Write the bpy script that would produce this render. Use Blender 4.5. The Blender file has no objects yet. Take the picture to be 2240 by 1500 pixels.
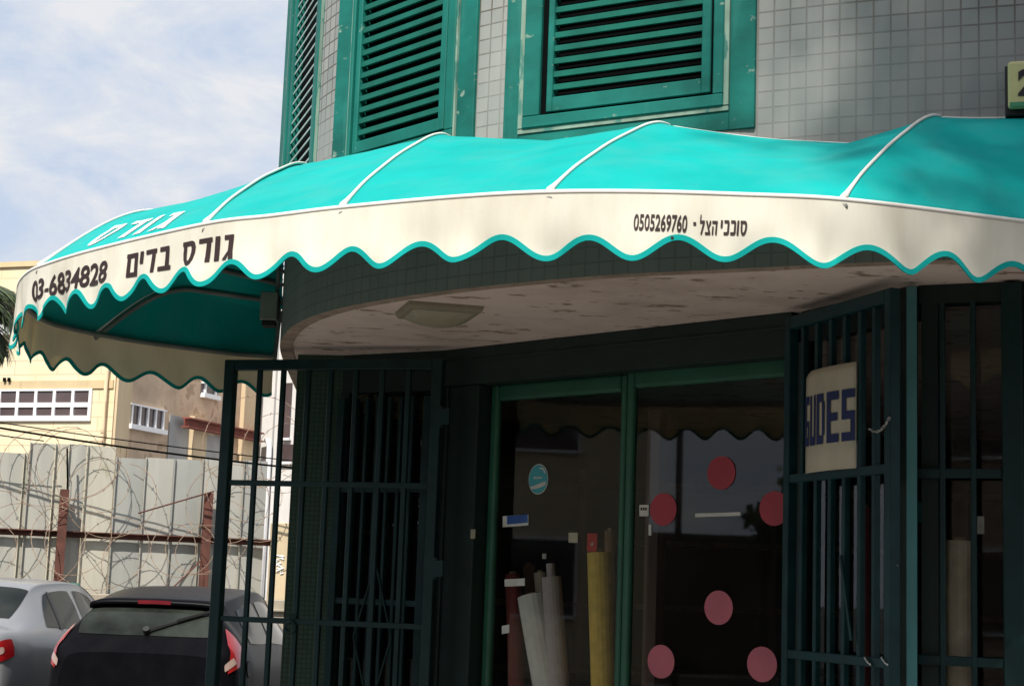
import bpy, math, random
import numpy as np
from mathutils import Vector, noise
random.seed(7)
R = math.radians
scene = bpy.context.scene
col = scene.collection

# ------------------------------------------------------------------ camera
FPX, PITCH, ROLL, CAMZ = 3600.0, R(8.5), R(2.06), 1.65
cam = bpy.data.cameras.new('camera')
cam.sensor_width = 36.0
cam.lens = FPX / 2240 * 36
cam.clip_start, cam.clip_end = 0.05, 3000
camo = bpy.data.objects.new('camera', cam)
col.objects.link(camo)
camo.location = (0, 0, CAMZ)
from mathutils import Matrix
CM = Matrix.Rotation(math.pi / 2 + PITCH, 3, 'X') @ Matrix.Rotation(ROLL, 3, 'Z')
camo.rotation_euler = CM.to_euler()
scene.camera = camo

# ------------------------------------------------------------------ light
SUN_AZ, SUN_EL = R(17), R(48)      # azimuth measured from straight behind the photographer towards the left
SDIR = Vector((-math.sin(SUN_AZ) * math.cos(SUN_EL), -math.cos(SUN_AZ) * math.cos(SUN_EL), math.sin(SUN_EL)))
sun = bpy.data.lights.new('sun', 'SUN')
sun.energy, sun.angle, sun.color = 4.9, R(0.53), (1.0, 0.95, 0.86)
suno = bpy.data.objects.new('sun', sun)
suno.rotation_euler = SDIR.to_track_quat('Z', 'Y').to_euler()
suno.location = (0, 0, 30)
col.objects.link(suno)

world = bpy.data.worlds.new('World')
scene.world = world
world.use_nodes = True
wn, wl = world.node_tree.nodes, world.node_tree.links
bg = wn['Background']
sky = wn.new('ShaderNodeTexSky')
sky.sky_type = 'NISHITA'
sky.sun_disc = False
sky.sun_elevation = SUN_EL
sky.sun_rotation = math.pi + SUN_AZ
sky.dust_density = 1.2
tc = wn.new('ShaderNodeTexCoord')
mp = wn.new('ShaderNodeMapping'); mp.inputs['Scale'].default_value = (1.0, 1.0, 2.6); mp.inputs['Rotation'].default_value = (0.15, 0.1, 0.3)
nz = wn.new('ShaderNodeTexNoise'); nz.inputs['Scale'].default_value = 6.5; nz.inputs['Detail'].default_value = 10; nz.inputs['Roughness'].default_value = 0.62; nz.inputs['Distortion'].default_value = 0.35
rp = wn.new('ShaderNodeValToRGB')
rp.color_ramp.elements[0].position = 0.36; rp.color_ramp.elements[0].color = (0.88, 0.88, 0.88, 1)
rp.color_ramp.elements[1].position = 0.66; rp.color_ramp.elements[1].color = (0.97, 0.97, 0.97, 1)
mx = wn.new('ShaderNodeMix'); mx.data_type = 'RGBA'
cr = wn.new('ShaderNodeValToRGB')
cr.color_ramp.elements[0].position = 0.40; cr.color_ramp.elements[0].color = (0.66, 0.77, 0.96, 1)
cr.color_ramp.elements[1].position = 0.60; cr.color_ramp.elements[1].color = (0.92, 0.935, 0.97, 1)
mul = wn.new('ShaderNodeVectorMath'); mul.operation = 'SCALE'; mul.inputs['Scale'].default_value = 10.0
wl.new(nz.outputs['Fac'], cr.inputs['Fac']); wl.new(cr.outputs['Color'], mul.inputs[0]); wl.new(mul.outputs[0], mx.inputs['B'])
wl.new(tc.outputs['Generated'], mp.inputs['Vector']); wl.new(mp.outputs['Vector'], nz.inputs['Vector'])
wl.new(nz.outputs['Fac'], rp.inputs['Fac']); wl.new(rp.outputs['Color'], mx.inputs['Factor'])
wl.new(sky.outputs['Color'], mx.inputs['A']); wl.new(mx.outputs['Result'], bg.inputs['Color'])
bg.inputs['Strength'].default_value = 0.078

vs = scene.view_settings
vs.view_transform = 'Standard'; vs.look = 'None'; vs.exposure = 0.22; vs.gamma = 1.0
scene.cycles.max_bounces = 8
scene.cycles.transparent_max_bounces = 12
scene.cycles.use_denoising = True

# ------------------------------------------------------------------ projection helpers (pixels of the 2240 px photo -> real points)
def ray(px, py):
    return CM @ Vector(((px - 1120) / FPX, (750 - py) / FPX, -1.0))
def at(px, py, Y):
    r = ray(px, py); return Vector((0, 0, CAMZ)) + r * (Y / r.y)
def atz(px, py, z):
    r = ray(px, py); return Vector((0, 0, CAMZ)) + r * ((z - CAMZ) / r.z)
def proj(p):
    q = CM.transposed() @ (Vector(p) - Vector((0, 0, CAMZ)))
    return 1120 + FPX * q.x / -q.z, 750 - FPX * q.y / -q.z
class Plane:
    """vertical plane through a and b (left, right seen from the street)"""
    def __init__(s, a, b, off=0.0):
        s.u = Vector((b[0] - a[0], b[1] - a[1], 0)).normalized()
        s.n = Vector((s.u.y, -s.u.x, 0))
        s.o = Vector((a[0], a[1], 0)) + s.n * off
        s.len = (Vector((b[0] - a[0], b[1] - a[1], 0))).length
    def hit(s, px, py):
        r = ray(px, py)
        c = Vector((0, 0, CAMZ))
        t = (s.o - c).dot(s.n) / r.dot(s.n)
        p = c + r * t
        return (p - s.o).dot(s.u), p.z
    def p(s, u, z, n=0.0):
        return s.o + s.u * u + s.n * n + Vector((0, 0, z))

# ------------------------------------------------------------------ mesh builder
class MB:
    def __init__(s): s.v = []; s.f = []; s.uv = {}
    def face(s, pts, uv=None):
        i = len(s.v); s.v += [Vector(p) for p in pts]
        s.f.append(tuple(range(i, i + len(pts))))
        if uv: s.uv[len(s.f) - 1] = uv
    def grid(s, rows, uvs=None, closed=False):
        b = len(s.v); n = len(rows[0])
        for r in rows: s.v += [Vector(p) for p in r]
        for i in range(len(rows) - 1):
            for j in range(n if closed else n - 1):
                k = (j + 1) % n
                s.f.append((b + i * n + j, b + i * n + k, b + (i + 1) * n + k, b + (i + 1) * n + j))
                if uvs: s.uv[len(s.f) - 1] = [uvs[i][j], uvs[i][k], uvs[i + 1][k], uvs[i + 1][j]]
    def obox(s, o, a, b, c):
        o, a, b, c = map(Vector, (o, a, b, c))
        if a.cross(b).dot(c) < 0: a, b = b, a
        i = len(s.v)
        s.v += [o, o + a, o + a + b, o + b, o + c, o + a + c, o + a + b + c, o + b + c]
        for q in ((0, 3, 2, 1), (4, 5, 6, 7), (0, 1, 5, 4), (1, 2, 6, 5), (2, 3, 7, 6), (3, 0, 4, 7)):
            s.f.append(tuple(i + k for k in q))
    def box(s, c, d):
        c, d = Vector(c), Vector(d)
        s.obox(c - d / 2, (d.x, 0, 0), (0, d.y, 0), (0, 0, d.z))
    def pbox(s, pl, u0, u1, z0, z1, n0, n1):
        s.obox(pl.p(u0, z0, n0), pl.u * (u1 - u0), (0, 0, z1 - z0), pl.n * (n1 - n0))
    def bar(s, p, q, w, d, up=(0, 0, 1)):
        p, q = Vector(p), Vector(q); t = (q - p)
        a = t.cross(Vector(up))
        if a.length < 1e-6: a = t.cross(Vector((0, 1, 0)))
        a.normalize(); b = a.cross(t).normalized()
        s.obox(p - a * w / 2 - b * d / 2, a * w, b * d, t)
    def tube(s, path, r, n=8, caps=True):
        path = [Vector(p) for p in path]
        rs = r if isinstance(r, (list, tuple)) else [r] * len(path)
        rows = []; pa = None
        for i, p in enumerate(path):
            t = (path[min(i + 1, len(path) - 1)] - path[max(i - 1, 0)])
            if t.length < 1e-9: t = Vector((0, 0, 1))
            t.normalize()
            if pa is None:
                pa = t.cross(Vector((0, 0, 1)))
                if pa.length < 1e-4: pa = t.cross(Vector((1, 0, 0)))
            pa = (pa - t * pa.dot(t)).normalized(); pb = t.cross(pa)
            rows.append([p + (pa * math.cos(2 * math.pi * k / n) + pb * math.sin(2 * math.pi * k / n)) * rs[i] for k in range(n)])
        b = len(s.v)
        s.grid(rows, closed=True)
        if caps:
            s.f.append(tuple(b + k for k in range(n - 1, -1, -1)))
            e = b + (len(rows) - 1) * n
            s.f.append(tuple(e + k for k in range(n)))
    def build(s, name, m, parent=None, smooth=False, bevel=0.0, seg=1):
        me = bpy.data.meshes.new(name)
        off = Vector((0, 0, 0)); p = parent
        while p is not None: off += p.location; p = p.parent
        me.from_pydata([tuple(v - off) for v in s.v], [], s.f)
        if s.uv:
            L = me.uv_layers.new(name='UVMap')
            for fi, uv in s.uv.items():
                for k, li in enumerate(me.polygons[fi].loop_indices): L.data[li].uv = uv[k]
        me.materials.append(m)
        if smooth:
            me.polygons.foreach_set('use_smooth', [True] * len(me.polygons))
        me.update()
        o = bpy.data.objects.new(name, me); col.objects.link(o)
        if parent: o.parent = parent
        if bevel:
            b = o.modifiers.new('bevel', 'BEVEL'); b.width = bevel; b.segments = seg; b.limit_method = 'ANGLE'
        return o
def tag(o, label=None, cat=None, group=None, kind=None):
    if label: o['label'] = label
    if cat: o['category'] = cat
    if group: o['group'] = group
    if kind: o['kind'] = kind
    return o
def thing(name, loc, label, cat, group=None):
    o = bpy.data.objects.new(name, None); o.location = Vector(loc); o.empty_display_size = 0.1
    col.objects.link(o); return tag(o, label, cat, group)

# ------------------------------------------------------------------ materials
def new_mat(name):
    m = bpy.data.materials.new(name); m.use_nodes = True
    return m, m.node_tree.nodes, m.node_tree.links, m.node_tree.nodes['Principled BSDF']
def nnoise(n, l, scale, detail=5, rough=0.55, vec=None, stretch=None, coord='Object'):
    t = n.new('ShaderNodeTexNoise'); t.inputs['Scale'].default_value = scale
    t.inputs['Detail'].default_value = detail; t.inputs['Roughness'].default_value = rough
    if vec is None:
        c = n.new('ShaderNodeTexCoord'); vec = c.outputs[coord]
    if stretch:
        k = n.new('ShaderNodeMapping'); k.inputs['Scale'].default_value = stretch; l.new(vec, k.inputs['Vector']); vec = k.outputs['Vector']
    l.new(vec, t.inputs['Vector']); return t
def nramp(n, l, src, stops):
    r = n.new('ShaderNodeValToRGB'); e = r.color_ramp.elements
    while len(e) < len(stops): e.new(0.5)
    for k, (p, c) in enumerate(stops):
        e[k].position = p; e[k].color = (c, c, c, 1) if isinstance(c, (int, float)) else (*c, 1)
    l.new(src, r.inputs['Fac']); return r
def nmix(n, l, fac, a, b, mode='MIX'):
    m = n.new('ShaderNodeMix'); m.data_type = 'RGBA'; m.blend_type = mode
    for s, v in (('Factor', fac), ('A', a), ('B', b)):
        if hasattr(v, 'is_linked'): l.new(v, m.inputs[s])
        elif isinstance(v, (int, float)): m.inputs[s].default_value = v
        else: m.inputs[s].default_value = (*v, 1)
    return m.outputs['Result']
def bump(n, l, b, src, strength=0.2, dist=0.01):
    k = n.new('ShaderNodeBump'); k.inputs['Strength'].default_value = strength; k.inputs['Distance'].default_value = dist
    l.new(src, k.inputs['Height']); l.new(k.outputs['Normal'], b.inputs['Normal'])
def mat(name, c, rough=0.6, var=0.25, scale=6, metal=0.0, wear=None, wear_at=0.66, wear_scale=14, stretch=None, bmp=0.1, spec=0.5, coat=0.0, stain=None, stain_stretch=(3, 3, 0.35), stain_at=0.58):
    """painted / plain surface with mottling, optional worn patches and run-down stains"""
    m, n, l, b = new_mat(name)
    t = nnoise(n, l, scale, stretch=stretch)
    lo = tuple(x * (1 - var) for x in c); hi = tuple(min(1, x * (1 + var)) for x in c)
    cc = nramp(n, l, t.outputs['Fac'], [(0.3, lo), (0.7, hi)]).outputs['Color']
    if stain:
        t3 = nnoise(n, l, 2.2, 6, 0.6, stretch=stain_stretch)
        f3 = nramp(n, l, t3.outputs['Fac'], [(stain_at, 0.0), (stain_at + 0.2, 0.75)]).outputs['Color']
        cc = nmix(n, l, f3, cc, stain)
    if wear:
        t2 = nnoise(n, l, wear_scale, 8, 0.62, stretch=stretch)
        f2 = nramp(n, l, t2.outputs['Fac'], [(wear_at, 0.0), (wear_at + 0.05, 0.85)]).outputs['Color']
        cc = nmix(n, l, f2, cc, wear)
    l.new(cc, b.inputs['Base Color'])
    b.inputs['Roughness'].default_value = rough; b.inputs['Metallic'].default_value = metal
    b.inputs['Specular IOR Level'].default_value = spec
    b.inputs['Coat Weight'].default_value = coat; b.inputs['Coat Roughness'].default_value = 0.06
    if bmp:
        t4 = nnoise(n, l, scale * 9, 4); bump(n, l, b, t4.outputs['Fac'], bmp, 0.004)
    return m
def glass_mat(name, tint, refl=0.07, rough=0.02, alpha=None):
    m, n, l, b = new_mat(name)
    n.remove(b)
    out = n['Material Output']
    tr = n.new('ShaderNodeBsdfTransparent'); tr.inputs['Color'].default_value = (*tint, 1)
    gl = n.new('ShaderNodeBsdfGlossy'); gl.inputs['Roughness'].default_value = rough
    fr = n.new('ShaderNodeFresnel'); fr.inputs['IOR'].default_value = 1.5
    ma = n.new('ShaderNodeMath'); ma.operation = 'MULTIPLY_ADD'; ma.inputs[1].default_value = 1.0; ma.inputs[2].default_value = refl - 0.04
    l.new(fr.outputs['Fac'], ma.inputs[0])
    s = n.new('ShaderNodeMixShader'); l.new(ma.outputs[0], s.inputs[0]); l.new(tr.outputs[0], s.inputs[1]); l.new(gl.outputs[0], s.inputs[2])
    # thin film of dust so that the pane reads as a surface
    d = n.new('ShaderNodeBsdfDiffuse'); d.inputs['Color'].default_value = (0.35, 0.34, 0.32, 1)
    t = nnoise(n, l, 3.0, 6); f = nramp(n, l, t.outputs['Fac'], [(0.4, 0.004), (0.75, 0.022)])
    s2 = n.new('ShaderNodeMixShader'); l.new(f.outputs['Color'], s2.inputs[0]); l.new(s.outputs[0], s2.inputs[1]); l.new(d.outputs[0], s2.inputs[2])
    l.new(s2.outputs[0], out.inputs['Surface']); return m
def fabric_mat(name, c, var=0.08, stain=(0.5, 0.45, 0.35), stain_amt=0.3, transl=0.0):
    m, n, l, b = new_mat(name)
    t = nnoise(n, l, 2.5, 6)
    cc = nramp(n, l, t.outputs['Fac'], [(0.3, tuple(x * (1 - var) for x in c)), (0.7, tuple(min(1, x * (1 + var)) for x in c))]).outputs['Color']
    t2 = nnoise(n, l, 1.7, 8, 0.65, stretch=(2.5, 2.5, 0.5))
    f2 = nramp(n, l, t2.outputs['Fac'], [(0.43, 0.0), (0.72, stain_amt)]).outputs['Color']
    cc = nmix(n, l, f2, cc, stain)
    t5 = nnoise(n, l, 9, 8, 0.7, stretch=(1, 1, .5))
    cc = nmix(n, l, nramp(n, l, t5.outputs['Fac'], [(0.62, 0.0), (0.78, stain_amt)]).outputs['Color'], cc, tuple(x * .6 + .06 for x in c))
    t6 = nnoise(n, l, 38, 4, 0.6)
    cc = nmix(n, l, nramp(n, l, t6.outputs['Fac'], [(0.755, 0.0), (0.775, .7)]).outputs['Color'], cc, tuple(x * .5 + .12 for x in c))
    l.new(cc, b.inputs['Base Color']); b.inputs['Roughness'].default_value = 0.75; b.inputs['Specular IOR Level'].default_value = 0.10
    w = nnoise(n, l, 260, 2); bump(n, l, b, w.outputs['Fac'], 0.25, 0.002)
    if transl:
        tb = n.new('ShaderNodeBsdfTranslucent'); tb.inputs['Color'].default_value = (0.74, 0.52, 0.20, 1)
        s = n.new('ShaderNodeMixShader'); s.inputs[0].default_value = transl
        l.new(b.outputs[0], s.inputs[1]); l.new(tb.outputs[0], s.inputs[2]); l.new(s.outputs[0], n['Material Output'].inputs['Surface'])
    return m
def tile_mat(name, a, c, mortar, size=0.066, fade=True, gap=0.0042, coord='UV'):
    m, n, l, b = new_mat(name)
    tcn = n.new('ShaderNodeTexCoord')
    br = n.new('ShaderNodeTexBrick'); br.offset = 0.0; br.squash = 1.0
    for k, v in (('Scale', 1.0), ('Mortar Size', gap), ('Mortar Smooth', 0.25), ('Bias', 0.0), ('Brick Width', size), ('Row Height', size)):
        br.inputs[k].default_value = v
    br.inputs['Color1'].default_value = (*a, 1); br.inputs['Color2'].default_value = (*c, 1); br.inputs['Mortar'].default_value = (*mortar, 1)
    l.new(tcn.outputs[coord], br.inputs['Vector'])
    t = nnoise(n, l, 2.1, 7, 0.6, vec=tcn.outputs[coord])
    cc = br.outputs['Color']
    sp = nnoise(n, l, 300, 3, 0.7, vec=tcn.outputs[coord])
    cc = nmix(n, l, 0.35, cc, nramp(n, l, sp.outputs['Fac'], [(0.3, 0.25), (0.7, 0.75)]).outputs['Color'], 'OVERLAY')
    if fade:   # grout smeared over with mortar dust low on the wall
        xyz = n.new('ShaderNodeSeparateXYZ'); l.new(tcn.outputs[coord], xyz.inputs[0])
        ad = n.new('ShaderNodeMath'); ad.operation = 'MULTIPLY_ADD'; ad.inputs[1].default_value = 0.55; ad.inputs[2].default_value = 0.0
        sb = n.new('ShaderNodeMath'); sb.operation = 'SUBTRACT'; sb.inputs[0].default_value = 4.25; l.new(xyz.outputs['Y'], sb.inputs[1])
        l.new(sb.outputs[0], ad.inputs[0]); l.new(t.outputs['Fac'], ad.inputs[2])
        f = nramp(n, l, ad.outputs[0], [(0.42, 0.0), (0.72, 0.72)]).outputs['Color']
        cc = nmix(n, l, f, cc, tuple((x + y) / 2 for x, y in zip(a, c)))
    st = nnoise(n, l, 1.3, 6, 0.6, vec=tcn.outputs[coord], stretch=(2.2, 0.5, 1))
    cc = nmix(n, l, nramp(n, l, st.outputs['Fac'], [(0.5, 0.0), (0.75, 0.45)]).outputs['Color'], cc, tuple(min(1, x * 1.35) for x in a))
    st2 = nnoise(n, l, 1.9, 6, 0.6, vec=tcn.outputs[coord], stretch=(3, 0.4, 1))
    cc = nmix(n, l, nramp(n, l, st2.outputs['Fac'], [(0.55, 0.0), (0.8, 0.4)]).outputs['Color'], cc, tuple(x * 0.55 for x in a))
    l.new(cc, b.inputs['Base Color']); b.inputs['Roughness'].default_value = 0.62
    inv = n.new('ShaderNodeMath'); inv.operation = 'SUBTRACT'; inv.inputs[0].default_value = 1.0; l.new(br.outputs['Fac'], inv.inputs[1])
    bump(n, l, b, inv.outputs[0], 0.5, 0.003)
    return m
def brick_mat(name, a, c, mortar, w, h, gap, stainc):
    m, n, l, b = new_mat(name)
    tcn = n.new('ShaderNodeTexCoord')
    br = n.new('ShaderNodeTexBrick')
    for k, v in (('Scale', 1.0), ('Mortar Size', gap), ('Mortar Smooth', 0.3), ('Brick Width', w), ('Row Height', h)): br.inputs[k].default_value = v
    br.inputs['Color1'].default_value = (*a, 1); br.inputs['Color2'].default_value = (*c, 1); br.inputs['Mortar'].default_value = (*mortar, 1)
    l.new(tcn.outputs['UV'], br.inputs['Vector'])
    t = nnoise(n, l, 0.9, 7, 0.6, vec=tcn.outputs['UV'])
    cc = nmix(n, l, nramp(n, l, t.outputs['Fac'], [(0.45, 0.0), (0.75, 0.5)]).outputs['Color'], br.outputs['Color'], stainc)
    l.new(cc, b.inputs['Base Color']); b.inputs['Roughness'].default_value = 0.85
    return m
def soffit_mat():
    m, n, l, b = new_mat('soffit_plaster')
    t = nnoise(n, l, 5, 6)
    cc = nramp(n, l, t.outputs['Fac'], [(0.3, (0.78, 0.63, 0.565)), (0.7, (0.86, 0.72, 0.655))]).outputs['Color']
    t2 = nnoise(n, l, 5.5, 7, 0.62, stretch=(1.0, 2.2, 1))
    f = nramp(n, l, t2.outputs['Fac'], [(0.605, 0.0), (0.62, 0.85)]).outputs['Color']
    cc = nmix(n, l, f, cc, (0.30, 0.20, 0.15))
    t3 = nnoise(n, l, 1.4, 6, 0.6)
    cc = nmix(n, l, nramp(n, l, t3.outputs['Fac'], [(0.5, 0.0), (0.8, 0.5)]).outputs['Color'], cc, (0.28, 0.2, 0.16))
    l.new(cc, b.inputs['Base Color']); b.inputs['Roughness'].default_value = 0.9
    bump(n, l, b, f, 0.5, 0.004); return m
def carpaint(name, c, dust=0.25, coat=0.35, spec=0.3):
    m, n, l, b = new_mat(name)
    t = nnoise(n, l, 4, 7, 0.6)
    cc = nmix(n, l, nramp(n, l, t.outputs['Fac'], [(0.4, 0.0), (0.8, dust)]).outputs['Color'], c, (0.33, 0.31, 0.28))
    l.new(cc, b.inputs['Base Color']); b.inputs['Metallic'].default_value = 0.0; b.inputs['Roughness'].default_value = 0.32; b.inputs['Specular IOR Level'].default_value = spec
    b.inputs['Coat Weight'].default_value = coat; b.inputs['Coat Roughness'].default_value = 0.08; return m

WEAR = (0.42, 0.52, 0.45)
M = {}
M['green'] = mat('green_window_paint', (0.006, 0.132, 0.108), 0.55, 0.28, 3, wear=(0.24, 0.34, 0.28), wear_at=0.665, wear_scale=20, stretch=(.8, .8, .8), stain=(0.03, 0.21, 0.175), spec=.2)
M['green_worn'] = mat('green_worn_paint', (0.008, 0.134, 0.112), 0.6, 0.35, 4, wear=(0.26, 0.33, 0.27), wear_at=0.628, wear_scale=15, stretch=(.7, .7, 1.2), stain=(0.045, 0.20, 0.17), spec=.2)
M['slat'] = mat('green_slat_paint', (0.007, 0.118, 0.088), 0.5, 0.2, 6, wear=WEAR, wear_at=0.76, spec=.2)
M['slat_pale'] = mat('pale_slat', (0.36, 0.42, 0.40), 0.6, 0.2, 6)  # light grey slats, leftmost window only
M['bead'] = mat('sealant_bead', (0.20, 0.28, 0.225), 0.8, 0.35, 10, wear=(0.03, 0.17, 0.14), wear_at=.55, wear_scale=9, stretch=(1, 1, .4))
M['black'] = mat('black_gap_shade', (0.003, 0.004, 0.004), 0.95, 0.2, 5, spec=.05)  # flat black: shade in the shutter gaps; also rods, brackets and cables
M['tile'] = tile_mat('grey_mosaic_tile', (0.325, 0.318, 0.30), (0.245, 0.252, 0.243), (0.09, 0.073, 0.052), .0695)
M['tile_pier'] = tile_mat('green_mosaic_tile', (0.035, 0.085, 0.055), (0.028, 0.07, 0.045), (0.014, 0.025, 0.018), 0.028, False, 0.0026)
M['soffit'] = soffit_mat()
M['rim'] = mat('dirty_plaster_rim', (0.38, 0.29, 0.23), 0.9, 0.3, 8, wear=(0.17, 0.11, 0.07), wear_at=0.58, wear_scale=16)
M['teal'] = fabric_mat('teal_awning_fabric', (0.006, 0.365, 0.345), 0.09, (0.05, 0.345, 0.325), 0.55)
M['trim'] = fabric_mat('teal_trim_tape', (0.006, 0.36, 0.34), 0.06, (0.01, 0.3, 0.28), 0.2)
M['cream'] = fabric_mat('cream_valance_fabric', (0.83, 0.80, 0.695), 0.05, (0.56, 0.50, 0.37), 0.50, 0.16)
M['piping'] = fabric_mat('white_piping', (0.82, 0.80, 0.75), 0.05, (0.5, 0.45, 0.38), 0.3)
M['tube'] = mat('grey_steel_tube', (0.22, 0.225, 0.21), 0.55, 0.2, 8)
M['ink'] = mat('dark_brown_print', (0.028, 0.012, 0.012), 0.7, 0.1, 20, bmp=0)
M['white_print'] = mat('white_print', (0.80, 0.82, 0.80), 0.7, 0.06, 6, bmp=0)
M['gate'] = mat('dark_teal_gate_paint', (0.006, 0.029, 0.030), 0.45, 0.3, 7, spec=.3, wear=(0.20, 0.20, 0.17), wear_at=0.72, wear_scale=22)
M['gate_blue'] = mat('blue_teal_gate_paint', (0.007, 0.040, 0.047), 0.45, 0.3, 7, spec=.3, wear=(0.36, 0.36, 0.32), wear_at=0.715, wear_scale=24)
M['post'] = mat('teal_post_paint', (0.085, 0.27, 0.29), 0.45, 0.2, 5, wear=(0.6, 0.6, 0.55), wear_at=0.74, wear_scale=20, stretch=(1, 1, .5))
M['door'] = mat('green_door_paint', (0.022, 0.115, 0.07), 0.4, 0.22, 4, wear=(0.02, 0.03, 0.025), wear_at=0.74, wear_scale=12)
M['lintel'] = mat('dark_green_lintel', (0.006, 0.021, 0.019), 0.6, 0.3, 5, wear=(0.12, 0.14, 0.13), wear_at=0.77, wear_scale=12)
M['glass'] = glass_mat('shop_glass', (0.93, 0.94, 0.93), 0.045)
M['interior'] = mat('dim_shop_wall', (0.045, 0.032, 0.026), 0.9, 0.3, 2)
M['wood'] = mat('brown_wood', (0.085, 0.045, 0.028), 0.6, 0.35, 4, stretch=(6, 6, .6))
M['asphalt'] = mat('asphalt', (0.05, 0.05, 0.05), 0.9, 0.25, 3)
M['asphalt_wall'] = mat('dark_garden_wall', (0.07, 0.065, 0.06), 0.95, 0.3, 2)  # dark colour for the added wall, keeps the mirrored view dark low down
M['paving'] = mat('pavement_slabs', (0.21, 0.20, 0.18), 0.9, 0.2, 4)
M['lamp_base'] = mat('lamp_base', (0.30, 0.27, 0.19), 0.6, 0.1, 8)
M['lamp_glass'] = mat('lamp_diffuser', (0.40, 0.37, 0.27), 0.35, 0.1, 8)
M['grey_box'] = mat('grey_box', (0.20, 0.22, 0.19), 0.6, 0.15, 8)
M['yellow_sign'] = mat('yellow_sign', (0.56, 0.53, 0.24), 0.5, 0.12, 5, stain=(0.45, 0.44, 0.28))
M['green_sign'] = mat('green_sign_band', (0.05, 0.27, 0.13), 0.5, 0.15, 6)
M['sign_back'] = mat('sign_back', (0.01, 0.009, 0.012), 0.6, 0.1, 6)
M['shop_sign'] = mat('cream_shop_sign', (0.58, 0.53, 0.41), 0.6, 0.1, 5, wear=(0.22, 0.13, 0.06), wear_at=0.72, wear_scale=10, stretch=(1, 1, .5))
M['navy'] = mat('navy_print', (0.016, 0.03, 0.13), 0.6, 0.1, 10, bmp=0)

# ------------------------------------------------------------------ ground
def sheet(name, x0, y0, x1, y1, z, m):
    b = MB(); b.face([(x0, y0, z), (x1, y0, z), (x1, y1, z), (x0, y1, z)]); return tag(b.build(name, m), kind='structure')
sheet('ground', -400, -400, 400, 400, 0, M['asphalt'])
pv = MB()
poly = [(-3.3, 16), (-3.3, 7.5), (-2.6, 5.6), (-0.5, 4.3), (1.5, 3.9), (9, 2.6), (9, 16)]
pv.face([(x, y, 0.13) for x, y in poly]); pv.grid([[(x, y, 0) for x, y in poly], [(x, y, 0.13) for x, y in poly]], closed=True)
tag(pv.build('pavement', M['paving']), kind='structure')

# ------------------------------------------------------------------ splines
def herm(ts, xs, t):
    n = len(ts); m = np.zeros(n)
    m[1:-1] = (xs[2:] - xs[:-2]) / (ts[2:] - ts[:-2]); m[0] = (xs[1] - xs[0]) / (ts[1] - ts[0]); m[-1] = (xs[-1] - xs[-2]) / (ts[-1] - ts[-2])
    i = np.clip(np.searchsorted(ts, t) - 1, 0, n - 2); h = ts[i + 1] - ts[i]; u = (t - ts[i]) / h
    return (2 * u**3 - 3 * u**2 + 1) * xs[i] + (u**3 - 2 * u**2 + u) * h * m[i] + (-2 * u**3 + 3 * u**2) * xs[i + 1] + (u**3 - u**2) * h * m[i + 1]

# curved outer wall of the upper storey, from the right end round the corner to the left flank
WP = np.array([(5.4, 5.19), (3.2, 5.90), (2.2, 6.225), (1.34, 6.53), (.99, 6.69), (.72, 6.81), (.38, 6.97), (-.26, 7.43), (-.72, 7.89), (-.99, 8.28), (-1.18, 8.72), (-1.315, 9.27), (-1.38, 9.74), (-1.45, 10.6), (-1.55, 12.0), (-1.75, 15.0)])
_c = np.concatenate([[0], np.cumsum(np.hypot(*np.diff(WP, axis=0).T))])
def wall_at(sv):
    return np.array([herm(_c, WP[:, 0], np.atleast_1d(sv)), herm(_c, WP[:, 1], np.atleast_1d(sv))]).T
_ws = np.linspace(0, _c[-1], 1200); _wx = wall_at(_ws)
def wall_s(x, y):
    return float(_ws[np.argmin((_wx[:, 0] - x)**2 + (_wx[:, 1] - y)**2)])
def wall_px(px, py):
    """where the line of sight meets the curved wall"""
    r = ray(px, py); d = r.x * _wx[:, 1] - r.y * _wx[:, 0]
    k = np.where(np.sign(d[:-1]) != np.sign(d[1:]))[0]
    k = k[0] if len(k) else int(np.argmin(np.abs(d)))
    return Vector((_wx[k, 0], _wx[k, 1], CAMZ + r.z * _wx[k, 1] / r.y))

# ------------------------------------------------------------------ corner building
bld = thing('corner_shop', (0.6, 9.0, 0), 'grey tiled corner building with green shutters and a dark barred shopfront under the awning', 'shop')
ZS, ZTOP = 3.0, 6.6
sv = np.linspace(0, _c[-1], 240); wp = wall_at(sv)
tan = np.gradient(wp, axis=0); tan /= np.hypot(*tan.T)[:, None]
nrm = np.stack([tan[:, 1], -tan[:, 0]], 1)       # points out of the building?
if (nrm[60] @ np.array([0, -1])) < 0: nrm = -nrm
inn = wp - nrm * 0.075
OPEN = []      # (s0, s1, z0, z1) holes behind the shutter windows, filled in by window()
b = MB()
b.grid([[(x, y, ZS) for x, y in wp], [(x, y, ZS) for x, y in inn], [(x, y, ZS + .03) for x, y in inn]])
b.build('plaster_rim', M['rim'], bld)
b = MB()
b.face([(x, y, ZS + .012) for x, y in inn] + [(-1.2, 15, ZS + .012), (5.4, 15, ZS + .012)])
b.build('soffit', M['soffit'], bld)
b = MB()
b.face([(x, y, ZTOP) for x, y in wp] + [(5.4, 15, ZTOP)])
b.build('roof', M['rim'], bld)

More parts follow.
